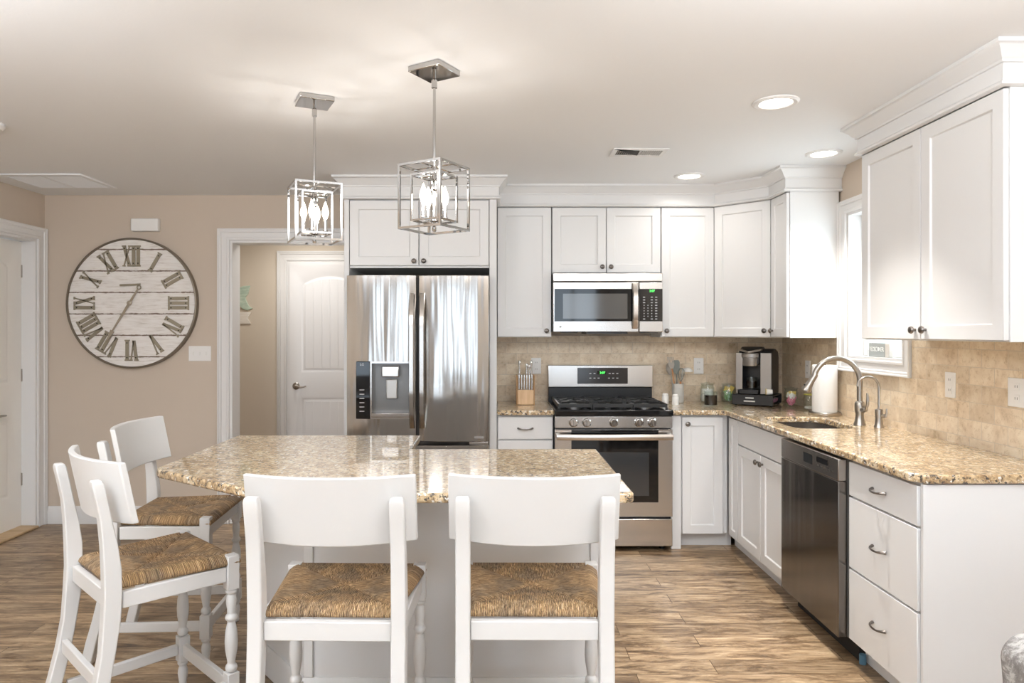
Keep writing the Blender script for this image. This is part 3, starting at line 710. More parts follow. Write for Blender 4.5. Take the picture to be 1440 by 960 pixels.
# cooktop pan with low front lip
ck = obj('cooktop', B(X0-.004, X1+.004, YF-.012, 5.055, .873, .912), BLACKG, c, bevel=.007, seg=3)
obj('backguard', B(X0+.002, X1-.002, 5.056, 5.125, .874, 1.012), BLACK, c, bevel=.003)
bg = obj('backguard_panel', B(X0-.001, X1+.001, 5.045, 5.126, 1.013, 1.172), STEELH, c, bevel=.004)
pn = obj('display_panel', B(.592, .956, 5.041, 5.0445, 1.037, 1.153), P('dark_glass_panel', (.035, .03, .028), .12), bg, bevel=.001)
obj('clock_display', B(.735, .800, 5.0400, 5.0408, 1.105, 1.130), BLACKG, pn)
text('time_digits', '3:07', .024, FB(.772, 5.0396, 1.117), LGREEN, pn)
for i, (x, z) in enumerate([(.685, 1.112), (.715, 1.112), (.825, 1.112), (.850, 1.112), (.88, 1.112), (.685, 1.078), (.715, 1.078), (.745, 1.078), (.82, 1.078), (.85, 1.078), (.88, 1.078)]):
    obj('button', B(x-.007, x+.007, 5.0400, 5.0408, z-.0035, z+.0035), GREYPR, pn)
# grates
def bar(bm, a, b, h=.009, z0=.924, z1=.946):
    a = V((*a, 0)); b = V((*b, 0)); d = (b-a).normalized(); s = V((-d.y, d.x, 0))*h/2
    p = [a+s, a-s, b-s, b+s]; prism(bm, [(q.x, q.y) for q in p], z0, z1)
for gi, (ga, gb) in enumerate(((X0+.03, .625), (.632, .886), (.893, X1-.03))):
    bm = bmesh.new(); y0, y1 = 4.515, 5.03; m = (ga+gb)/2
    bar(bm, (ga, y0), (ga, y1), .012); bar(bm, (gb, y0), (gb, y1), .012); bar(bm, (ga, y0), (gb, y0), .012); bar(bm, (ga, y1), (gb, y1), .012); bar(bm, (ga, (y0+y1)/2), (gb, (y0+y1)/2), .010)
    for yc in ((y0+y0+y1)/3+.0, (y0+y1+y1)/3):
        for k in range(4):
            a = PI/4+k*PI/2; dx, dy = math.cos(a), math.sin(a)
            bar(bm, (m+dx*.035, yc+dy*.035), (m+dx*.115, yc+dy*.105), .010, .926, .950)
        bar(bm, (m-.035, yc), (ga, yc), .010, .926, .950); bar(bm, (m+.035, yc), (gb, yc), .010, .926, .950)
    for x in (ga, gb):
        for y in (y0, y1): box(bm, x-.007, x+.007, y-.007, y+.007, .9125, .924)
    obj('grate', bm, IRON, c)
for (x, y, r) in ((.525, 4.66, .042), (.525, 4.90, .035), (.759, 4.78, .05), (.995, 4.66, .04), (.995, 4.90, .032)):
    b_ = obj('burner', L([(r+.012, 0), (r+.012, .006), (r, .008), (r, .014)], (x, y, .9122), 24), P('burner_alloy', (.35, .34, .33), .35, 1), c)
    obj('burner_cap', L([(r*.82, 0), (r*.82, .006), (r*.7, .009), (0, .0092)], (x, y, .9265), 24), IRON, b_)
# control panel and knobs
bm = bmesh.new(); prism3(bm, [(0, .792), (.0, .871), (.018, .871), (.0301, .792)], (V((X0, YF+.003, 0)), V((0, -1, 0)) * -1, ZUP, V((1, 0, 0))), 0, X1-X0)
obj('control_panel', B(X0, X1, YF+.002, YF+.034, .794, .871), STEELH, c, bevel=.004)
for x in (.500, .585, .759, .920, 1.005):
    k = obj('knob', L([(.031, 0), (.031, .004), (.026, .007), (.024, .028), (.020, .031), (0, .031)], (x, YF+.002, .832), 28, Matrix.Rotation(PI/2, 3, 'X')), CHROME, c)
    obj('knob_grip', B(x-.004, x+.004, YF-.037, YF-.0295, .810, .854), CHROME, k, bevel=.002)
# oven door
od = obj('oven_door', None or shaker(FB(0, YF+.034), X0, X1, .225, .785, t=.032, stile=.001, rec=.0005), STEELH, c, bevel=.003)
ow = obj('oven_window', B(.487, 1.045, YF-.001, YF+.0015, .318, .783), BLACKG, od, bevel=.0005)
obj('oven_glass', B(.560, .985, YF-.0022, YF-.0012, .36, .64), P('smoked_glass', (.03, .035, .04), .05, coat=1), ow)
bm = bmesh.new(); rings = []
for i in range(17):
    s = -1+i/8; x = .759+s*.372; y = YF-.052+.012*s*s; z = .742
    rings.append([(x, y-.010, z-.007), (x, y-.010, z+.007), (x, y-.004, z+.019), (x, y+.010, z+.019), (x, y+.010, z-.019), (x, y-.004, z-.019)])
loft(bm, rings); hd = obj('oven_handle', bm, P('warm_steel', (.66, .61, .56), .25, 1), od, bevel=.002)
for x in (.40, 1.118): obj('handle_mount', B(x-.012, x+.012, YF-.042, YF+.002, .728, .756), STEEL, hd)
obj('storage_drawer', B(X0, X1, YF+.002, YF+.034, .035, .210), STEELH, c, bevel=.004)

# microwave ------------------------------------------------------
c = thing('microwave', 'stainless over-the-range microwave with black door and keypad', 'microwave', (.762, 4.9, 1.40))
X0, X1 = .390, 1.136; YM = 4.735
obj('microwave_body', B(X0+.002, X1-.002, YM+.03, YB-.014, 1.412, 1.812), P('grey_case', (.13, .125, .12), .5), c)
obj('vent_grille', B(X0, X1, YM+.004, YM+.029, 1.756, 1.812), STEELH, c, bevel=.004)
md = obj('microwave_door', B(X0, .972, YM, YM+.029, 1.412, 1.750), STEELH, c, bevel=.004)
mw = obj('door_glass', B(.400, .962, YM-.003, YM-.0003, 1.484, 1.705), BLACKG, md, bevel=.0008)
obj('window_screen', B(.457, .895, YM-.0042, YM-.0032, 1.502, 1.672), P('microwave_screen', (.10, .098, .095), .08, coat=1), mw)
cpn = obj('control_frame', B(.975, X1, YM, YM+.029, 1.412, 1.750), STEELH, c, bevel=.004)
kp = obj('keypad', B(.978, X1-.003, YM-.003, YM-.0003, 1.484, 1.705), BLACKG, cpn, bevel=.0008)
text('time_digits', '3:07', .022, FB(1.062, YM-.0034, 1.690), LGREEN, kp)
for r in range(9):
    z = 1.648-.0185*r
    for q, x in enumerate((1.008, 1.034, 1.060, 1.090)):
        if r in (0, 1, 2, 8) and q == 1: continue
        wd = .007 if (r < 3 or r == 8 or q == 3) else .0028
        obj('key', B(x-wd, x+wd, YM-.0040, YM-.0031, z-.0032, z+.0032), GREYPR, kp)
bm = bmesh.new(); rings = []
for i in range(13):
    s = -1+i/6; z = 1.588+s*.155; y = YM-.040+.034*abs(s)**3; x = .945
    rings.append([(x-.020, y+.004, z), (x-.014, y-.006, z), (x+.014, y-.006, z), (x+.020, y+.004, z), (x+.012, y+.01, z), (x-.012, y+.01, z)])
loft(bm, rings); obj('door_handle', bm, P('warm_steel', (.66, .61, .56), .25, 1), md)
bm = bmesh.new(); lathe(bm, [(0, 0), (.008, 0), (.008, .001), (0, .001)], (.440, YM-.0002, 1.447), 16, Matrix.Rotation(PI/2, 3, 'X')); obj('badge', bm, P('pale_print', (.6, .6, .6), .5), md)
obj('bottom_vent', B(.62, .90, YM+.02, YM+.3, 1.400, 1.4115), BLACK, c)
for x in (.45, 1.0): obj('bottom_light', B(x, x+.11, YM+.03, YM+.12, 1.404, 1.4115), P('grey_case', (.13, .125, .12), .5), c)

# dishwasher -------------------------------------------------------
c = thing('dishwasher', 'dark stainless dishwasher between the sink cabinet and the drawers', 'dishwasher', (1.8, 3.29, 0))
fr = FR(1.510, 0)
obj('dishwasher_body', B(1.513, 2.08, 2.992, 3.595, .10, .866), P('grey_case', (.13, .125, .12), .5), c)
obj('toe_kick', B(1.56, 1.60, 2.992, 3.595, 0, .099), DARK, c)
pl = obj('door', slab(fr, -3.592, -2.995, .098, .768, .038), DSTEEL, c, bevel=.003)
cpn = obj('control_strip', slab(fr, -3.592, -2.995, .770, .864, .038), P('strip_steel', (.42, .39, .36), .25, 1), c, bevel=.003)
fc = FR(1.4715, 0)
obj('latch_recess', slab(fc, -3.33, -3.235, .795, .84, .0012), CHROME, cpn)
obj('display', slab(fc, -3.195, -3.09, .818, .842, .0012), BLACKG, cpn)
for i in range(5): obj('button', slab(fc, -3.19+.033*i, -3.175+.033*i, .80, .806, .001), PEWTER, cpn)
obj('leveling_foot', L([(.014, 0), (.014, .04)], (1.562, 2.965, 0), 12), P('foot_blue', (.10, .22, .32), .4), c)

# sink ---------------------------------------------------------------
bm = bmesh.new()
top = rrect(1.577, 1.933, 3.652, 4.173, .08); low = rrect(1.590, 1.920, 3.665, 4.160, .075); flo = rrect(1.62, 1.89, 3.70, 4.13, .05)
def ringv(p, z): return [bm.verts.new((x, y, z)) for x, y in p]
rs = [ringv(rrect(1.572, 1.938, 3.647, 4.178, .085), .8725), ringv(rrect(1.572, 1.938, 3.647, 4.178, .085), .86), ringv(rrect(1.572, 1.938, 3.647, 4.178, .085), .69), ringv(flo, .672), ringv(flo, .68), ringv(low, .70), ringv(low, .8725)]
for a, b in zip(rs[:3]+[rs[3]], rs[1:4]):
    for i in range(len(a)): bm.faces.new((a[i], a[(i+1) % len(a)], b[(i+1) % len(a)], b[i]))
bm.faces.new(rs[3]); bm.faces.new(rs[4][::-1])
for a, b in ((rs[4], rs[5]), (rs[5], rs[6]), (rs[6], rs[0])):
    for i in range(len(a)): bm.faces.new((a[i], a[(i+1) % len(a)], b[(i+1) % len(a)], b[i]))
s_ = thing('kitchen_sink', 'undermount stainless steel sink bowl set in the corner granite counter', 'sink', (1.755, 3.91, .672))
obj('basin', bm, STEEL, s_); obj('drain', L([(.04, 0), (.04, .004), (.03, .002), (0, .001)], (1.755, 3.91, .6802), 20), CHROME, s_)
# faucets
def arc(cx, z0, y, r, a0, a1, n=14, dx=-1, sy=0):
    return [(cx+dx*r*(-math.cos(math.radians(a0+(a1-a0)*i/n)))-0, y+sy*i/n, z0+r*math.sin(math.radians(a0+(a1-a0)*i/n))) for i in range(n+1)]
fx, fy = 1.985, 3.80
c = thing('kitchen_faucet', 'tall brushed nickel gooseneck faucet with pull-down spray behind the sink', 'faucet', (fx, fy, CT))
obj('faucet_base', L([(.031, 0), (.030, .006), (.025, .02), (.021, .045), (.020, .06), (.025, .075), (.026, .115), (.022, .125), (.016, .13)], (fx, fy, CT), 24), NICKEL, c)
r = .118; zc = CT+.245
pts = [(fx, fy, CT+.12), (fx, fy, CT+.18)]+[(fx-r+r*math.cos(math.radians(a)), fy+.03*a/180, zc+r*math.sin(math.radians(a))) for a in range(0, 171, 10)]
tube_bm = T(pts, .0145, 14); obj('spout', tube_bm, NICKEL, c)
e = V(pts[-1]); d = V((-.045, .012, -.085)).normalized(); q = V((0, 0, 1)).rotation_difference(d).to_matrix()
sh = obj('spray_head', L([(.0150, -.012), (.017, .0), (.017, .03), (.020, .055), (.025, .085), (.024, .094), (.018, .097), (0, .097)], e, 20, q), NICKEL, c)
obj('spray_button', L([(.006, 0), (.006, .006), (0, .007)], e+d*.055+V((-.021, 0, -.002)), 12, '-X'), BLACK, sh)
bm = bmesh.new(); tube(bm, [(fx, fy, CT+.085), (fx+.006, fy-.03, CT+.085), (fx+.008, fy-.046, CT+.09)], [.017, .016, .013], 12)
tube(bm, [(fx+.008, fy-.042, CT+.082), (fx+.012, fy-.058, CT+.12), (fx+.013, fy-.058, CT+.155), (fx+.011, fy-.055, CT+.178)], [.008, .0085, .007, .005], 10)
obj('faucet_lever', bm, NICKEL, c)
gx, gy = 2.035, 3.70
c = thing('filter_faucet', 'small brushed nickel filtered-water faucet standing right of the tall faucet', 'faucet', (gx, gy, CT))
obj('faucet_base', L([(.025, 0), (.024, .005), (.020, .02), (.017, .05), (.020, .075), (.019, .095), (.008, .10)], (gx, gy, CT), 20), NICKEL, c)
r = .058; zc = CT+.21
obj('spout', T([(gx, gy, CT+.09), (gx, gy, CT+.16)]+[(gx-r+r*math.cos(math.radians(a)), gy, zc+r*math.sin(math.radians(a))) for a in range(0, 151, 10)]+[(gx-r-r*.98, gy, zc+.008)], .0062, 10), NICKEL, c)
bm = bmesh.new(); tube(bm, [(gx, gy, CT+.062), (gx+.015, gy-.020, CT+.062), (gx+.02, gy-.028, CT+.064)], [.011, .011, .010], 10); tube(bm, [(gx+.019, gy-.027, CT+.056), (gx+.022, gy-.034, CT+.08), (gx+.022, gy-.034, CT+.102)], [.006, .006, .004], 8)
obj('faucet_lever', bm, NICKEL, c)

# ================================================================== CEILING FITTINGS
for (x, y, lb) in ((1.23, 3.06, 'round recessed ceiling light nearest the viewer, above the open floor'), (1.85, 3.93, 'round recessed ceiling light above the sink beside the window wall'), (1.25, 4.50, 'round recessed ceiling light above the inside corner counter, farthest back')):
    c = thing('recessed_light', lb, 'ceiling light', (x, y, ZC-.02), group='recessed ceiling lights')
    obj('trim_ring', L([(.098, 0), (.098, -.004), (.088, -.010), (.072, -.008), (.064, 0.0), (.064, -.001), (.098, -.0005)], (x, y, ZC), 36, cap=False), TRIMW, c)
    obj('diffuser', L([(.066, 0), (.066, -.004), (0, -.005)], (x, y, ZC-.001), 32), P('lit_diffuser', (1, .95, .88), .5, em=9, emc=(1, .93, .84)), c)
    area('recessed_lamp', (x, y, ZC-.014), (0, 0, 0), .12, .12, {3.06: 11, 3.93: 6.5, 4.50: 2.2}[y], (1, .96, .91), 'DISK', 84 if y < 4.2 else 150)
# supply vent with two banks of louvres
c = thing('ceiling_vent', 'small white ceiling air vent with two banks of slats', 'vent', (.80, 3.90, ZC-.01))
obj('vent_frame', slab_poly([(.648, 3.815), (.952, 3.815), (.952, 3.99), (.648, 3.99)], [[(.675, 3.85), (.795, 3.85), (.795, 3.955), (.675, 3.955)], [(.805, 3.85), (.925, 3.85), (.925, 3.955), (.805, 3.955)]], ZC-.008, ZC-.0005), TRIMW, c, bevel=.002, seg=1)
obj('vent_cavity', B(.673, .927, 3.848, 3.957, ZC-.002, ZC-.0003), P('vent_dark', (.12, .105, .09), .8), c)
for bx, sg in ((.675, 1), (.805, -1)):
    for i in range(10):
        x = bx+.006+i*.0118; bm = bmesh.new()
        prism3(bm, [(0, 0), (.0015, 0), (.0015+.004*sg, .006), (.004*sg, .006)], (V((x, 3.851, ZC-.0085)), V((1, 0, 0)), ZUP, V((0, 1, 0))), 0, .103)
        obj('louvre', bm, TRIMW, c)
# return grille
c = thing('return_air_grille', 'wide flat white return air grille in the ceiling above the clock wall', 'vent', (-2.9, 4.66, ZC-.01))
obj('vent_frame', slab_poly([(-3.185, 4.43), (-2.64, 4.43), (-2.64, 4.86), (-3.185, 4.86)], [[(-3.15, 4.465), (-2.925, 4.465), (-2.925, 4.825), (-3.15, 4.825)], [(-2.905, 4.465), (-2.675, 4.465), (-2.675, 4.825), (-2.905, 4.825)]], ZC-.010, ZC-.0005), CEIL, c, bevel=.002, seg=1)
obj('grille_backing', B(-3.152, -2.673, 4.463, 4.827, ZC-.0065, ZC-.004), CEIL, c)
for xa, xb in ((-3.15, -2.925), (-2.905, -2.675)):
    for i in range(15):
        y = 4.470+i*.0238; bm = bmesh.new(); prism3(bm, [(0, 0), (.021, .0018), (.021, .0024), (0, .0024)], (V((xa, y, ZC-.009)), V((0, 1, 0)), ZUP, V((1, 0, 0))), .001, xb-xa-.001)
        obj('louvre', bm, CEIL, c)
tag(obj('smoke_detector', L([(.07, 0), (.07, -.012), (.058, -.028), (.03, -.034), (0, -.034)], (-2.455, 3.37, ZC), 32), TRIMW), 'round white smoke detector on the ceiling at the far left edge', 'smoke detector')

# pendants -----------------------------------------------------------
BULBM = P('lit_bulb', (1, .92, .8), .3, em=9, emc=(1, .88, .72))
def pendant(x, y, rot, label):
    c = thing('pendant_light', label, 'pendant light', (x, y, 1.80), rot, 'cube pendant lights over the island', wc=False)
    h = ZC-1.80
    bm = bmesh.new(); box(bm, -.072, .072, -.072, .072, h-.022, h-.0005); obj('canopy', bm, CHROME, c, bevel=.003)
    obj('stem', L([(.011, h-.075), (.011, h-.045), (.006, h-.04), (.006, h-.022)], (0, 0, 0), 14), CHROME, c)
    obj('rod', L([(.0055, .225), (.0055, h-.074)], (0, 0, 0), 12), CHROME, c)
    def cage(name, s, z0, z1, t, mat=CHROME):
        bm = bmesh.new()
        for a in (-s, s):
            for b in (-s, s): box(bm, a-t, a+t, b-t, b+t, z0, z1)
            for z in (z0+t, z1-t):
                box(bm, -s+t, s-t, a-t, a+t, z-t, z+t); box(bm, a-t, a+t, -s+t, s-t, z-t, z+t)
        obj(name, bm, mat, c)
    cage('outer_frame', .0945, 0, .247, .0042); cage('inner_frame', .062, .032, .212, .0035)
    bm = bmesh.new(); b2 = bmesh.new(); b3 = bmesh.new()
    for k in range(4):
        a = k*PI/2
        tube(b2, [(0, 0, .2435), (.09*math.cos(a), .09*math.sin(a), .2435)], .003, 6)
        tube(bm, [(0, 0, .0365), (.062*math.cos(a), .062*math.sin(a), .0355)], .003, 6)
        tube(b3, [(0, 0, .2085), (.062*math.cos(a), .062*math.sin(a), .2085)], .003, 6)
    obj('bottom_cross_arm', bm, CHROME, c); obj('top_cross_arm', b2, CHROME, c); obj('middle_cross_arm', b3, CHROME, c)
    obj('center_column', L([(.005, -.006), (.009, .0), (.009, .012), (.005, .016), (.005, .03), (.018, .034), (.018, .044), (.006, .05), (.006, .15), (.016, .155), (.016, .20), (.009, .215), (.009, .235), (.006, .245)], (0, 0, 0), 16), CHROME, c)
    for k in range(4):
        a = PI/4+k*PI/2+.35; px, py = .047*math.cos(a), .047*math.sin(a)
        s = obj('candle_sleeve', L([(.012, .046), (.012, .052), (.0085, .056), (.0085, .098), (.006, .1)], (px, py, 0), 14), CHROME, c)
        obj('bulb', L([(.006, .099), (.010, .108), (.0145, .122), (.0145, .132), (.010, .150), (.005, .165), (.0015, .174), (0, .175)], (px, py, 0), 14), BULBM, s)
    ca, sa = math.cos(rot), math.sin(rot)
    for k in range(4):
        a = PI/4+k*PI/2+.35; px, py = .047*math.cos(a), .047*math.sin(a)
        l = bpy.data.lights.new('candle_lamp', 'POINT'); l.energy = .95; l.color = (1, .95, .89); l.shadow_soft_size = .005
        lo = bpy.data.objects.new('candle_lamp', l); COL.objects.link(lo); lo.location = (x+px*ca-py*sa, y+px*sa+py*ca, 1.80+.195)
pendant(-.235, 2.67, math.radians(59), 'chrome cube pendant light, the nearer one, hanging in front of the refrigerator cabinet')
pendant(-.785, 3.02, math.radians(25.4), 'chrome cube pendant light, the farther one, hanging in front of the hallway opening')

# ================================================================== WALL ITEMS
# clock
CX, CZ, CR = -2.665, 1.623, .478
c = thing('wall_clock', 'large round whitewashed plank clock with metal roman numerals', 'clock', (CX, YB-.03, CZ))
RIMM = P('clock_rim', (.24, .20, .155), .45, .6)
bm = L([(CR, 0), (CR, .045), (CR-.010, .05), (CR-.013, .045), (CR-.013, .0)], (CX, YB-.001, CZ), 96, Matrix.Rotation(PI/2, 3, 'X'), cap=False)
obj('rim', bm, RIMM, c)
o = obj('clock_face', L([(0, 0), (CR-.014, 0), (CR-.014, .036), (0, .036)], (0, 0, 0), 96, Matrix.Rotation(PI/2, 3, 'X')), clock_wood(), c)
o.location = (0, .029, 0)
o.data.transform(Matrix.Translation(V((CX, YB-.03, CZ))))   # undo local shift: face is centred on the clock
NUMM = P('numeral_metal', (.33, .29, .22), .45, .55, noise=60, bump=.2)
NY = YB-.038
def numeral(s, ang):
    """strokes in (u,v): v outward"""
    W = {'I': .034, 'V': .062, 'X': .066}; tot = sum(W[k] for k in s); u = -tot/2
    a = math.radians(90-ang); vd = V((math.cos(a), 0, math.sin(a))); ud = V((math.sin(a), 0, -math.cos(a)))
    o = V((CX, NY, CZ))+vd*.345
    fr = (o, ud, vd, V((0, -1, 0)))
    bm = bmesh.new(); H = .072
    def stroke(ua, ub, w): prism3(bm, [(ua-w, -H), (ua+w, -H), (ub+w, H), (ub-w, H)], fr, 0, .006)
    def serif(ua, v, w): prism3(bm, [(ua-w, v-.005), (ua+w, v-.005), (ua+w, v+.005), (ua-w, v+.005)], fr, 0, .007)
    rv = []
    for k in s:
        w = W[k]; m = u+w/2
        if k == 'I': stroke(m, m, .0125); serif(m, -H, .0175); serif(m, H, .0175); rv += [(m, -H+.018), (m, H-.018)]
        if k == 'V': stroke(m, m-.020, .0115); stroke(m, m+.020, .0045); serif(m-.020, H, .015); serif(m+.02, H, .011); rv += [(m-.016, H-.018)]
        if k == 'X': stroke(m+.020, m-.020, .0115); stroke(m-.020, m+.020, .0045); serif(m-.02, H, .015); serif(m+.02, H, .010); serif(m-.02, -H, .010); serif(m+.02, -H, .015); rv += [(m-.016, H-.018), (m+.016, -H+.018)]
        u += w
    n = obj('numeral', bm, NUMM, c)
    for (p, q) in rv:
        bm = bmesh.new(); lathe(bm, [(.0045, .006), (.0045, .0085), (0, .0095)], pt(fr, p, q, 0), 8, Matrix.Rotation(PI/2, 3, 'X')); obj('rivet', bm, DARK, n)
for i, s in enumerate(['XII', 'I', 'II', 'III', 'IIII', 'V', 'VI', 'VII', 'VIII', 'IX', 'X', 'XI']):
    s2 = 'IV' if s == 'IIII' else s
    numeral(s2, i*30)
HM = P('hand_metal', (.40, .34, .26), .4, .5)
def clk(px, py): return V((CX+(px-186)/192.5, YB-.054, CZ-(py-427)/192.5))
bm = bmesh.new()
a, b = clk(196, 407), clk(160, 466); d = (b-a).normalized(); s = V((-d.z, 0, d.x))
def quad(bm, pts2, y0=-.052, y1=-.048): prism3(bm, [(p.x, p.z) for p in pts2], (V((0, YB, 0)), V((1, 0, 0)), ZUP, V((0, 1, 0))), y0, y1)
m1 = clk(184, 427)
quad(bm, [a+s*.005, a-s*.005, m1-s*.009, m1+s*.009]); quad(bm, [m1+s*.010, m1-s*.010, b-s*.005, b+s*.005]); e2 = clk(152, 480); quad(bm, [b+s*.016, b-s*.016, e2-s*.002, e2+s*.002])
obj('minute_hand', bm, HM, c)
bm = bmesh.new()
a, b = clk(200, 401), clk(171, 402); quad(bm, [a+V((0, 0, .008)), a-V((0, 0, .006)), b-V((0, 0, .007)), b+V((0, 0, .007))], -.058, -.053)
pr = clk(198, 405); lathe(bm, [(.010, .053), (.017, .053), (.017, .058), (.010, .058), (.010, .053)], (pr.x, YB, pr.z), 20, Matrix.Rotation(PI/2, 3, 'X'), cap=False)
obj('hour_hand', bm, NUMM, c)
obj('center_boss', L([(.017, .047), (.017, .056), (.010, .060), (0, .060)], (m1.x, YB, m1.z), 20, Matrix.Rotation(PI/2, 3, 'X')), HM, c)
# chime box
tag(obj('door_chime', B(-2.670, -2.470, YB-.045, YB-.0005, 2.150, 2.243), PLATE, bevel=.008, seg=3), 'small white rectangular chime box on the wall above the clock', 'door chime')
def plate(fr, u, v, w, h, kind, label, group=None):
    c0 = pt(fr, u, v); c = thing('wall_outlet' if kind == 'outlet' else 'light_switch', label, 'outlet' if kind == 'outlet' else 'light switch', tuple(c0), group=group)
    bm = bmesh.new(); fbox(bm, fr, u-w/2, u+w/2, v-h/2, v+h/2, .0003, .006); p_ = obj('cover_plate', bm, PLATE, c, bevel=.003)
    if kind == 'outlet':
        for s in (-1, 1):
            bm = bmesh.new(); fbox(bm, fr, u-.017, u+.017, v+s*.024-.015, v+s*.024+.015, .006, .008); q = obj('socket', bm, PLATE, c, bevel=.002)
            for t2 in (-.006, .006):
                bm = bmesh.new(); fbox(bm, fr, u+t2-.001, u+t2+.001, v+s*.024-.004, v+s*.024+.006, .008, .0083); obj('slot', bm, DARK, q)
    else:
        for k in range(kind if isinstance(kind, int) else 1):
            uu = u+(k-((kind if isinstance(kind, int) else 1)-1)/2)*.046
            bm = bmesh.new(); fbox(bm, fr, uu-.005, uu+.005, v-.012, v+.012, .006, .010); q = obj('toggle', bm, CERAM, c, bevel=.002)
fb = FB(0, YB)
plate(fb, -2.18, 1.253, .165, .112, 3, 'white three-gang light switch plate beside the cased opening')
ft = FB(0, YB-.012); frt = (V((XR-.012, 0, 0)), V((0, -1, 0)), ZUP, V((-1, 0, 0)))
plate(ft, 1.493, 1.163, .072, .118, 'outlet', 'white duplex outlet on the backsplash between utensil crock and coffee maker')
plate(ft, .298, 1.163, .072, .118, 'outlet', 'white outlet on the backsplash half hidden behind the knife block')
plate(frt, -4.70, 1.160, .072, .118, 'outlet', 'white outlet on the side backsplash above the sugar jars')
plate(frt, -3.226, 1.166, .072, .118, 'outlet', 'white outlet on the side backsplash right of the window')
plate(frt, -2.812, 1.166, .10, .118, 'outlet', 'white outlet on the side backsplash at the right edge of view')
# whale tail sign in the hall
def hp(px, py): return ((px-697)/151.0, CAMZ-(py-467)/151.0)
c = thing('beach_sign', 'mint green fish tail wall sign with small white board, hanging in the hallway', 'sign', (-2.42, 6.48, 1.55))
bm = bmesh.new(); prism3(bm, [hp(*q) for q in [(300, 424), (318, 414), (330, 408), (337, 404), (343, 402), (352, 401.5), (350, 408), (349, 413), (345, 418), (346, 422), (350, 430), (355, 433.5), (348, 436.5), (341, 434), (335, 427), (326, 428), (312, 432)]], FB(0, 6.4995), 0, .018)
obj('tail', bm, wood_mat('mint_paint', (.40, .52, .42), (.60, .70, .58), (10, 10, 60), .6), c, bevel=.003, seg=1)
bm = bmesh.new(); prism3(bm, [hp(*q) for q in [(296, 439), (353, 439), (348, 447), (353, 455), (296, 455)]], FB(0, 6.4995), 0, .016)
obj('board', bm, wood_mat('driftwood_white', (.72, .66, .58), (.84, .80, .74), (5, 5, 60), .6), c, bevel=.003, seg=1)
# window sill sign + small box
SX = XR+.045
c = thing('frozen_treat_sign', 'small grey block sign with pale letters on the window sill', 'sign', (SX, 3.95, WZ0+.015))
obj('sign_block', B(SX-.008, SX+.010, 3.865, 4.03, WZ0+.0155, WZ0+.095), P('sign_grey', (.36, .38, .37), .6), c, bevel=.002)
fs = (V((SX-.0085, 3.948, WZ0+.058)), V((0, -1, 0)), ZUP, V((-1, 0, 0)))
for k, chh in enumerate('IEDEC  ER'):
    if chh != ' ': text('letter', chh, .036, (fs[0]+fs[1]*(-.066+.0165*k), fs[1], fs[2], fs[3]), P('pale_lettering', (.82, .84, .82), .6), c)
bm = bmesh.new(); lathe(bm, [(0, 0), (.011, 0), (.011, .0012), (0, .0012)], (SX-.0085, 3.9235, WZ0+.060), 16, '-X'); obj('round_emblem', bm, P('pale_lettering', (.82, .84, .82), .6), c)
tag(obj('sill_block', B(SX-.012, SX+.012, 3.815, 3.855, WZ0+.0155, WZ0+.093), P('sill_block', (.62, .58, .53), .7), bevel=.003), 'narrow beige block on the window sill right beside the grey sign', 'ornament')

# ================================================================== COUNTER ITEMS
BEECH = wood_mat('beech', (.62, .40, .22), (.72, .50, .30), (60, 60, 5)); ACACIA = wood_mat('dark_beech', (.40, .22, .09), (.50, .29, .13), (60, 60, 5))
kx, ky = .208, 4.90
c = thing('knife_block', 'light wooden knife block beside the range', 'knife block', (kx, ky, CT))
obj('block_body', B(kx-.055, kx+.055, ky-.04, ky+.07, CT, CT+.19), BEECH, c, bevel=.002)
obj('block_front', B(kx-.055, kx+.055, ky-.058, ky-.0405, CT+.002, CT+.105), BEECH, c, bevel=.002)
for s in (-1, 1): obj('block_side', B(kx+s*.060-.004, kx+s*.060+.004, ky-.058, ky+.07, CT, CT+.205), ACACIA, c, bevel=.001, seg=1)
KST = P('knife_steel', (.72, .70, .68), .22, 1)
for i in range(6):
    x = kx-.045+.018*i
    o = obj('steak_knife', L([(.0062, 0), (.0068, .03), (.0058, .07), (.0068, .095), (.0062, .102), (0, .103)], (x, ky-.050, CT+.1062), 10), KST)
    tag(o, 'steel steak knife handle slotted in front of the knife block', 'knife', 'steak knives in the block front')
for i, (dx, h, nm, lb) in enumerate(((-.038, .115, 'chef_knife', 'tall ringed knife handle at the left of the block'), (.012, .095, 'carving_knife', 'slim knife handle rising from the middle of the block'), (.028, .085, 'paring_knife', 'slender shorter knife handle in the block between two taller ones'), (.043, .115, 'sharpening_steel', 'round-tipped tool handle at the right of the block by the outlet'))):
    o = obj(nm, L([(.007, 0), (.008, h*.3), (.0065, h*.6), (.0095, h*.82), (.010, h*.92), (.006, h), (0, h)], (kx+dx, ky+.03, CT+.1905), 12), KST); tag(o, lb, 'knife' if i < 3 else 'sharpening steel')
# shakers
for (x, y, nm, lb) in ((1.200, 4.93, 'salt_shaker', 'left white ceramic shaker next to the range'), (1.256, 4.87, 'pepper_shaker', 'right white ceramic shaker in front of the utensil crock')):
    c = thing(nm, lb, 'shaker', (x, y, CT), group='white shakers')
    obj('shaker_body', L([(.0235, 0), (.0245, .003), (.0235, .05), (.021, .056)], (x, y, CT), 20), CERAM, c); obj('shaker_cap', L([(.0215, .0565), (.0215, .066), (.015, .074), (0, .076)], (x, y, CT), 20), CERAM, c)
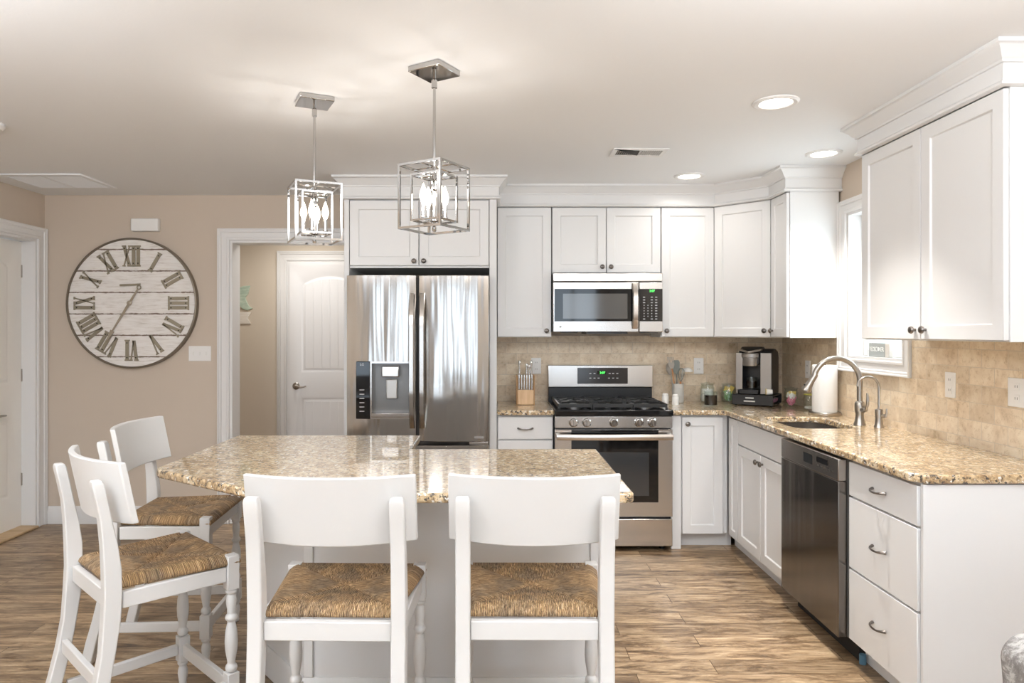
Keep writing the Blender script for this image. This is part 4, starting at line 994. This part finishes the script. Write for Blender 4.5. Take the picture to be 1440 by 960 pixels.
# crock and utensils
ux, uy = 1.305, 4.99
o = obj('utensil_crock', L([(.038, 0), (.041, .003), (.041, .05), (.0425, .052), (.041, .054), (.041, .105), (.0425, .107), (.041, .109), (.041, .138), (.0375, .138), (.0375, .01), (0, .01)], (ux, uy, CT), 28), P('grey_crock', (.58, .56, .52), .3)); tag(o, 'pale grey ribbed crock holding the cooking utensils', 'crock')
def spoonlike(name, label, cat, x0, y0, x1, y1, z1, head, mat, hm, hr=.0045):
    c = thing(name, label, cat, (ux, uy, CT+.013))
    a = V((x0, y0, CT+.014)); b = V((x1, y1, z1)); obj('handle', T([a, b], hr, 8), mat, c)
    d = (b-a).normalized(); q = V((0, 0, 1)).rotation_difference(d).to_matrix()
    bm = bmesh.new()
    if head == 'flat': prism3(bm, [(-.012, 0), (.012, 0), (.024, .03), (.026, .085), (.018, .10), (-.018, .10), (-.026, .085), (-.024, .03)], (b, V((1, 0, 0)), d, V((0, -1, 0))), -.002, .002)
    elif head == 'bowl': lathe(bm, [(0, 0), (.012, .004), (.026, .03), (.030, .05), (.024, .075), (.010, .09), (0, .092)], b, 16, q)
    elif head == 'whisk':
        for k in range(6):
            t0 = k*PI/6
            tube(bm, [b+q@V((math.cos(t0)*r_, math.sin(t0)*r_, z_)) for r_, z_ in ((.004, 0), (.016, .03), (.025, .06), (.022, .08), (.010, .094), (0, .097), (-.010, .094), (-.022, .08), (-.025, .06), (-.016, .03), (-.004, 0))], .0012, 5)
    elif head == 'fork':
        prism3(bm, [(-.010, 0), (.010, 0), (.022, .03), (.022, .045), (-.022, .045), (-.022, .03)], (b, V((1, 0, 0)), d, V((0, -1, 0))), -.0015, .0015)
        for k in range(5): prism3(bm, [(-.022+k*.0098, .045), (-.017+k*.0098, .045), (-.017+k*.0098, .085), (-.022+k*.0098, .085)], (b, V((1, 0, 0)), d, V((0, -1, 0))), -.0015, .0015)
    elif head == 'ladle':
        lathe(bm, [(0, .030), (.020, .026), (.034, .012), (.038, 0), (.035, 0), (.030, .012), (.018, .022), (0, .026)], b+V((.038, 0, -.012)), 20, 'Z')
        tube(bm, [b, b+V((.004, 0, .008)), b+V((.012, 0, .005))], .004, 6)
    obj('head', bm, hm, c); return c
UG = P('utensil_grey', (.22, .24, .22), .45); UT = P('utensil_taupe', (.42, .38, .33), .5); ORW = wood_mat('orange_wood', (.55, .24, .09), (.66, .33, .15), (50, 50, 5))
spoonlike('slotted_spoon', 'brown slotted server at the left of the utensil crock', 'utensil', ux-.008, uy, ux-.045, uy-.01, 1.15, 'fork', ORW, UT)
spoonlike('spatula', 'dark grey-green spatula rising from the middle of the crock', 'utensil', ux, uy+.006, ux-.006, uy+.015, 1.11, 'flat', UG, UG)
spoonlike('serving_spoon', 'taupe spoon standing behind the spatula in the crock', 'utensil', ux-.016, uy+.015, ux-.040, uy+.036, 1.10, 'bowl', UT, UT)
spoonlike('whisk', 'wire whisk with orange wooden handle in the crock', 'utensil', ux+.01, uy-.008, ux+.012, uy-.030, 1.06, 'whisk', ORW, UG, .007)
spoonlike('ladle', 'white ladle hooked out to the right of the crock', 'utensil', ux+.012, uy+.005, ux+.034, uy+.005, 1.14, 'ladle', CERAM, CERAM)
# glass jars
def jar(name, label, x, y, r, h, fill, fillh, fm, lidm=None, parts=None):
    c = thing(name, label, 'jar', (x, y, CT))
    obj('glass', L([(0, 0), (r*.9, 0), (r, .006), (r, h*.72), (r*.86, h*.82), (r*.86, h*.9), (r*.80, h*.9), (r*.80, h*.82), (r-.005, h*.70), (r-.005, .010), (r*.85, .007), (0, .007)], (x, y, CT), 28), GLASS, c)
    obj('lid', L([(r*.80, h*.905), (r*.95, h*.91), (r*.95, h*.955), (r*.5, h*.975), (r*.28, h), (0, h)], (x, y, CT), 24), lidm or GLASS, c)
    if fm: obj('contents', L([(r*.8, .011), (r-.009, .02), (r-.009, fillh), (0, fillh+.004)], (x, y, CT), 20), fm, c)
    return c
PKT = {'w': P('packet_white', (.84, .82, .78), .6), 'g': P('packet_green', (.36, .52, .28), .6), 'p': P('packet_pink', (.78, .25, .36), .6), 'y': P('packet_yellow', (.85, .62, .16), .6)}
def packets(x, y, r, z0, z1, keys, n, nm, label, group):
    for i in range(n):
        a = random.uniform(0, 2*PI); rr = random.uniform(.3, 1)*(r-.028); z = z0+(z1-z0)*i/n
        bm = bmesh.new(); box(bm, -.016, .016, -.0015, .0015, 0, .034)
        bmesh.ops.rotate(bm, verts=bm.verts, cent=(0, 0, .017), matrix=Matrix.Rotation(random.uniform(-.7, .7), 3, 'Y') @ Matrix.Rotation(random.uniform(0, PI), 3, 'Z'))
        k = keys[int(i*len(keys)/n)]
        o = obj(nm, bm, PKT[k]); bm2 = None
        o.data.transform(Matrix.Translation((x+rr*math.cos(a), y+rr*math.sin(a), z))); tag(o, label, 'packet', group)
jar('creamer_jar', 'clear glass jar of white sugar behind the glass mug of coffee', 1.525, 5.02, .050, .145, None, .098, P('sugar_white', (.85, .83, .8), .8))
jar('sweetener_jar', 'clear glass jar holding green and yellow sweetener packets', 1.672, 5.00, .052, .142, None, 0, None)
packets(1.672, 5.00, .052, CT+.013, CT+.088, 'ggggwyy', 30, 'sweetener_packet', 'paper sweetener packet inside the jar left of the coffee maker', 'packets in the left glass jar')
jar('sugar_packet_jar', 'clear glass jar of pink and cream packets right of the coffee maker', 1.995, 4.705, .046, .135, None, 0, None)
packets(1.995, 4.705, .046, CT+.013, CT+.075, 'pppppwwwy', 28, 'sugar_packet', 'paper sugar packet inside the jar beside the paper towels', 'packets in the right glass jar')
jar('salt_jar', 'short glass jar with yellow-green lid, nearly empty, beside the paper towels', 2.04, 4.53, .038, .108, None, .022, P('sugar_white', (.85, .83, .8), .8), P('lime_lid', (.62, .58, .12), .35))
def glass_mug(x, y, z, r, h, ang, label, name='glass_mug', cf=.74, s=1):
    c = thing(name, label, 'mug', (x, y, z))
    obj('cup', L([(0, 0), (r*.95, 0), (r, .005), (r, h), (r-.003, h), (r-.003, .009), (0, .008)], (x, y, z), 28), GLASS, c)
    obj('coffee', L([(r-.0035, .0095), (r-.0035, h*cf), (0, h*cf)], (x, y, z), 24), P('black_coffee', (.018, .006, .003), .1), c)
    ca, sa = math.cos(ang), math.sin(ang)
    obj('handle', T([(x+ca*(r-.001+q)*1, y+sa*(r-.001+q), z+h*k) for q, k in ((0, .85), (.018, .84), (.027, .7), (.027, .4), (.018, .22), (0, .2))], .004, 8), GLASS, c)
glass_mug(1.475, 4.78, CT, .045, .100, PI*1.05, 'clear glass mug of black coffee on the counter left of the coffee maker')
# pod drawer + coffee maker, rotated
ang = math.radians(-34)
TX, TY = 1.823, 4.86
tr = thing('pod_drawer', 'low black coffee pod drawer under the coffee maker', 'drawer unit', (TX, TY, CT), ang, wc=False)
def lb(*a): return B(*a)
w2, d2, hh = .135, .135, .078
bm = bmesh.new(); box(bm, -w2, w2, -d2+.012, d2, hh-.008, hh); box(bm, -w2, w2, d2-.008, d2, .008, hh-.0085); box(bm, -w2, -w2+.008, -d2+.012, d2-.0085, .008, hh-.0085); box(bm, -w2+.0085, w2-.0085, -d2+.012, d2-.0085, .008, .014)
obj('drawer_case', bm, BLACK, tr, bevel=.002, seg=1)
for x in (-w2+.02, w2-.02):
    for y in (-d2+.03, d2-.02): obj('foot', L([(.008, 0), (.008, .008)], (x, y, 0), 10), BLACK, tr)
dfr = obj('drawer_front', B(-w2, w2, -d2, -d2+.011, .008, hh), BLACK, tr, bevel=.003)
obj('name_plate', B(-.045, .01, -d2-.0015, -d2-.0003, .052, .061), P('silver_print', (.6, .6, .58), .3, .6), dfr)
obj('pull_bar', B(-.055, .02, -d2-.007, -d2-.0003, .030, .039), P('silver_print', (.6, .6, .58), .3, .6), dfr, bevel=.002)
pod0 = None
FOIL = [P('pod_foil_purple', (.30, .10, .20), .4), P('pod_white', (.8, .78, .74), .4)]
ca, sa = math.cos(ang), math.sin(ang)
for j in range(3):
    for i in range(6):
        lx, ly, lz = w2-.018, -d2+.040+i*.034, .024+j*.0
        if j: continue
        for k in range(1):
            o = thing('coffee_pod', 'coffee pod with dark foil lid in the open side of the black drawer', 'coffee pod', (TX+lx*ca-ly*sa, TY+lx*sa+ly*ca, CT+.036), ang, 'pods in the drawer', wc=False)
            q = Matrix.Rotation(PI/2+.25, 3, 'Y')
            obj('cup', L([(.011, -.022), (.0145, 0), (.0155, 0)], (0, 0, 0), 14, q), FOIL[1], o); obj('foil_lid', L([(.0155, .0003), (.0155, .0015), (0, .0018)], (0, 0, 0), 14, q), FOIL[0], o)
cm = thing('coffee_maker', 'silver and black single-cup coffee maker in the corner', 'coffee maker', (TX, TY, CT+hh+.0006), math.radians(-34), wc=False)
SILV = P('silver_plastic', (.36, .34, .32), .34, .7)
cm.scale = (1.2, 1, 1)
bm = bmesh.new()   # water tank + rear body, side profile arched on top
def prof(bm, x0, x1, pts2): prism3(bm, pts2, (V((x0, 0, 0)), V((0, 1, 0)), ZUP, V((1, 0, 0))), 0, x1-x0)
prof(bm, -.085, .032, [(.0, 0), (.125, 0), (.125, .27), (.10, .305), (.05, .325), (-.02, .325), (-.085, .300), (-.10, .275), (-.10, .205), (0, .205)])
obj('brewer_body', bm, BLACK, cm, bevel=.008, seg=3)
bm = bmesh.new(); prof(bm, .034, .098, [(-.085, 0), (.125, 0), (.125, .26), (.10, .296), (.04, .312), (-.03, .312), (-.085, .29)])
obj('water_tank', bm, BLACK, cm, bevel=.008, seg=3)
obj('tank_front', B(.036, .096, -.0925, -.0855, .004, .285), SILV, cm, bevel=.002)
obj('left_trim', B(-.098, -.086, -.098, .10, 0.0, .285), SILV, cm, bevel=.005)
obj('front_strip', B(-.0975, -.060, -.106, -.1005, .03, .284), SILV, cm, bevel=.002)
obj('brew_head', L([(.040, .195), (.043, .205), (.046, .25), (.050, .254), (.050, .278), (.046, .283)], (-.020, -.085, 0), 28), SILV, cm)
obj('lid_handle', T([(-.075, -.05, .305), (-.07, -.10, .303), (-.02, -.145, .290), (.03, -.10, .303), (.034, -.05, .305)], .008, 10), SILV, cm)
obj('drip_tray', B(-.078, .030, -.115, -.002, .0005, .034), BLACK, cm, bevel=.005)
mx, my = -.022, -.058
ca2, sa2 = math.cos(math.radians(-34)), math.sin(math.radians(-34))
glass_mug(TX+mx*ca2-my*sa2, TY+mx*sa2+my*ca2, CT+hh+.0352, .037, .082, math.radians(-25), 'small glass mug of coffee standing under the coffee maker head', cf=.65)
# loose pod lying in front
px_, py_ = .085, -.108
lx = TX+px_*ca-py_*sa; ly = TY+px_*sa+py_*ca
o = thing('coffee_pod', 'white coffee pod with yellow lid lying on top of the black drawer', 'coffee pod', (lx, ly, CT+hh+.023), math.radians(-15), wc=False)
q = Matrix.Rotation(-PI/2, 3, 'Y')
obj('cup', L([(.0165, -.040), (.0205, 0), (.0225, 0)], (0, 0, 0), 20, q), PKT['w'], o); obj('foil_lid', L([(.0225, .0003), (.0225, .002), (0, .0022)], (0, 0, 0), 20, q), PKT['y'], o)
# paper towel
px, py = 2.012, 4.262
c = thing('paper_towel_holder', 'round brushed nickel paper towel stand by the window casing', 'holder', (px, py, CT))
obj('holder_base', L([(.090, 0), (.092, .004), (.092, .016), (.086, .021), (0, .021)], (px, py, CT), 40), NICKEL, c)
obj('post', L([(.008, .021), (.008, .315), (.012, .318), (.012, .332), (0, .335)], (px, py, CT), 16), PEWTER, c)
o = obj('paper_towel_roll', L([(.022, .0215), (.070, .0215), (.0715, .026), (.0715, .30), (.070, .3045), (.022, .3045), (.022, .0215)], (px, py, CT), 48, cap=False), PAPER)
tag(o, 'full white paper towel roll standing on the nickel holder', 'paper towel')

# ================================================================== STOOLS
def chair_proto():
    t = thing('counter_stool', 'x', 'stool', (0, 0, 0), 0, 'white stools around the island', wc=False)
    # rear posts: local y forward
    def py_(z):   # centre line of the post in y, swept
        K = [(0, -.309), (.12, -.275), (.25, -.238), (.40, -.210), (.52, -.198), (.62, -.196), (.72, -.202), (.85, -.222), (.985, -.252)]
        for (z0, y0), (z1, y1) in zip(K, K[1:]):
            if z <= z1: s = (z-z0)/(z1-z0); return y0+(y1-y0)*s
        return K[-1][1]
    zs = [0.004, .1, .2, .3, .4, .5, .58, .66, .74, .82, .89, .935, .948]
    ysm = [sum(py_(min(.985, max(0, z+d))) for d in (-.06, -.03, 0, .03, .06))/5 for z in zs]
    for sx in (-1, 1):
        rings = []
        for z, y in zip(zs, ysm):
            d = .026 if .42 < z < .70 else (.022 if z < .75 else .017); w_ = .021
            if z > .94: d -= .004; w_ -= .004
            x = sx*.205
            rings.append([(x-w_, y-d, z), (x+w_, y-d, z), (x+w_, y+d, z), (x-w_, y+d, z)])
        bm = bmesh.new(); loft(bm, rings); obj('rear_leg', bm, CHAIRW, t, bevel=.004, smooth=50)
        obj('foot_pad', B(sx*.205-.012, sx*.205+.012, ysm[0]-.012, ysm[0]+.012, 0, .0038), DARK, t)
    # top rail, curved
    bm = bmesh.new(); rings = []
    for i in range(21):
        s = -1+i/10; x = s*.2495; yo = .060*s*s
        y0 = -.197+yo-.0; lean = .040
        zb, zt = .797+.004*s*s, 1.001
        yb_ = -.1995+yo; yt = yb_-.040
        th = .011
        rings.append([(x, yb_-th, zb), (x, yb_+th, zb), (x, yt+th, zt), (x, yt-th, zt)])
    loft(bm, rings); obj('top_rail', bm, CHAIRW, t, bevel=.004, seg=2, smooth=40)
    # front legs, turned
    for sx in (-1, 1):
        x, y = sx*.213, .190
        bm = bmesh.new(); g = .021
        box(bm, x-g, x+g, y-g, y+g, .500, .620); box(bm, x-g, x+g, y-g, y+g, .105, .205)
        lathe(bm, [(.013, .206), (.019, .212), (.021, .220), (.019, .228), (.013, .236), (.014, .245), (.021, .285), (.0225, .315), (.020, .352), (.014, .378), (.013, .385), (.020, .392), (.0215, .398), (.020, .405), (.014, .412), (.015, .430), (.0185, .455), (.0165, .472), (.013, .482), (.020, .488), (.0205, .493), (.018, .4995)], (x, y, 0), 20, cap=True)
        lathe(bm, [(.018, .1045), (.0205, .098), (.018, .091), (.013, .086), (.018, .070), (.019, .055), (.014, .018), (.015, .008), (.012, .0)], (x, y, 0), 20)
        obj('front_leg', bm, CHAIRW, t, bevel=.002, seg=1, smooth=40)
    # aprons
    obj('front_apron', B(-.191, .191, .178, .202, .535, .583), CHAIRW, t, bevel=.003)
    obj('rear_apron', B(-.183, .183, -.207, -.183, .528, .583), CHAIRW, t, bevel=.003)
    for sx in (-1, 1):
        bm = bmesh.new(); a, b = sx*.205, sx*.213
        prism(bm, [(a-.011, -.168), (a+.011, -.168), (b+.011, .168), (b-.011, .168)], .530, .583); obj('side_apron', bm, CHAIRW, t, bevel=.003)
        bm = bmesh.new(); prism(bm, [(a-.010, -.218), (a+.010, -.218), (b+.010, .168), (b-.010, .168)], .135, .175); obj('side_stretcher', bm, CHAIRW, t, bevel=.003)
    obj('rear_stretcher', B(-.183, .183, -.240, -.220, .285, .330), CHAIRW, t, bevel=.003)
    obj('front_stretcher', B(-.191, .191, .180, .200, .130, .178), CHAIRW, t, bevel=.003)
    # rush seat
    n = 56; bm = bmesh.new(); uvl = bm.loops.layers.uv.new('UVMap')
    y0, y1 = -.178, .208; ZS = .617
    def halfw(v): return .182+(.226-.182)*v
    grid = []
    for j in range(n+1):
        row = []
        for i in range(n+1):
            u, v = -1+2*i/n, j/n
            x = u*halfw(v); y = y0+(y1-y0)*v
            # pull the front corners in around the leg tops
            eu = 1-abs(u); ev = min(v, 1-v)*2
            em = min(eu, ev)
            rim = 1-(1-min(1, em/.12))**2
            z = ZS-.012*(1-rim)+.004
            ri = max(0, em-.12)
            z -= .008*min(1, ri/.5)
            dg = abs(eu-ev); z -= .008*math.exp(-(dg/.04)**2)*(1 if em > .08 else 0)
            row.append(bm.verts.new((x, y, z)))
        grid.append(row)
    def setuv(f, sec):
        for l in f.loops:
            p = l.vert.co; l[uvl].uv = (p.x, p.y+p.z*1.0) if sec else (p.y, p.x+p.z*1.0)
    for j in range(n):
        for i in range(n):
            u, v = -1+2*(i+.5)/n, (j+.5)/n
            f = bm.faces.new((grid[j][i], grid[j][i+1], grid[j+1][i+1], grid[j+1][i]))
            setuv(f, (1-abs(u)) > min(v, 1-v)*2)
    edge = [grid[0][i] for i in range(n)]+[grid[j][n] for j in range(n)]+[grid[n][n-i] for i in range(n)]+[grid[n-j][0] for j in range(n)]
    m = len(edge); prev = edge
    for (o_, z) in ((.007, ZS-.014), (.010, ZS-.022), (.006, ZS-.029), (-.004, .5835)):
        cur = []
        for e_ in edge:
            c0 = e_.co; d = V((c0.x, (c0.y-(y0+y1)/2)*1.05, 0))
            ex = 1 if abs(abs(c0.x)-halfw((c0.y-y0)/(y1-y0))) < 1e-4 else 0; ey = 1 if (abs(c0.y-y0) < 1e-4 or abs(c0.y-y1) < 1e-4) else 0
            cur.append(bm.verts.new((c0.x+o_*ex*(1 if c0.x > 0 else -1)*(.7 if ex and ey else 1), c0.y+o_*ey*(1 if c0.y > 0 else -1), z)))
        for i in range(m):
            k = (i+1) % m; f = bm.faces.new((prev[i], prev[k], cur[k], cur[i]))
            nx = abs(prev[i].co.y-y0) < .02 or abs(prev[i].co.y-y1) < .02
            setuv(f, (abs(prev[i].co.y-prev[k].co.y) < abs(prev[i].co.x-prev[k].co.x)))
        prev = cur
    bm.faces.new(prev[::-1])
    obj('rush_seat', bm, RUSH, t, smooth=60)
    return t
CH = chair_proto()
CHAIRS = [(-.476, 2.195, math.radians(-1.2), 'white stool with woven rush seat, left of the two backed toward the viewer'),
          (.113, 2.20, math.radians(-.4), 'white stool with woven rush seat, right of the two backed toward the viewer'),
          (-1.225, 2.49, math.radians(45.8-90), 'white stool with woven rush seat at the clipped island corner, angled sideways'),
          (-1.443, 3.18, math.radians(4-90), 'white stool with woven rush seat at the far left end, nearest the clock wall')]
for i, (x, y, r, lbx) in enumerate(CHAIRS):
    if i == 0: CH.location = (x, y, 0); CH.rotation_euler = (0, 0, r); CH['label'] = lbx
    else: dup(CH, (x, y, 0), r, lbx)

# armchair corner -----------------------------------------------------
c = thing('armchair', 'grey and white patterned armchair at the bottom right corner', 'armchair', (1.5, 1.15, 0))
def backpoly(x0, x1, z0, z1, r):
    p = [(x0+.03, z0), (x1-.03, z0)]
    for i in range(9): a = math.radians(0+90*i/8); p.append((x1-r+r*math.cos(a), z1-r+r*math.sin(a)))
    for i in range(9): a = math.radians(90+90*i/8); p.append((x0+r+r*math.cos(a), z1-r*.8+r*.8*math.sin(a)))
    return p
bp = backpoly(1.165, 1.98, .30, .722, .075)
bm = bmesh.new(); prism3(bm, bp, FB(0, 1.62), 0, .12); obj('backrest', bm, FAB, c, bevel=.018, seg=3)
obj('welt', T([(x, 1.503, z) for x, z in bp[2:]], .006, 8), P('welt_fabric', (.5, .48, .46), .9), c)
obj('seat_cushion', B(1.25, 1.89, .86, 1.495, .33, .47), FAB, c, bevel=.03, seg=3)
obj('seat_base', B(1.20, 1.945, .87, 1.49, .16, .325), FAB, c, bevel=.01)
for x in (1.17, 1.895): obj('arm', B(x, x+.075, .86, 1.49, .326, .60), FAB, c, bevel=.025, seg=3)
for x in (1.22, 1.91):
    for y in (.91, 1.46): obj('leg', L([(.014, 0), (.022, .158)], (x, y, 0), 14), ACACIA, c)
# tidy helper property
for o in bpy.data.objects:
    if '_wc' in o: del o['_wc']
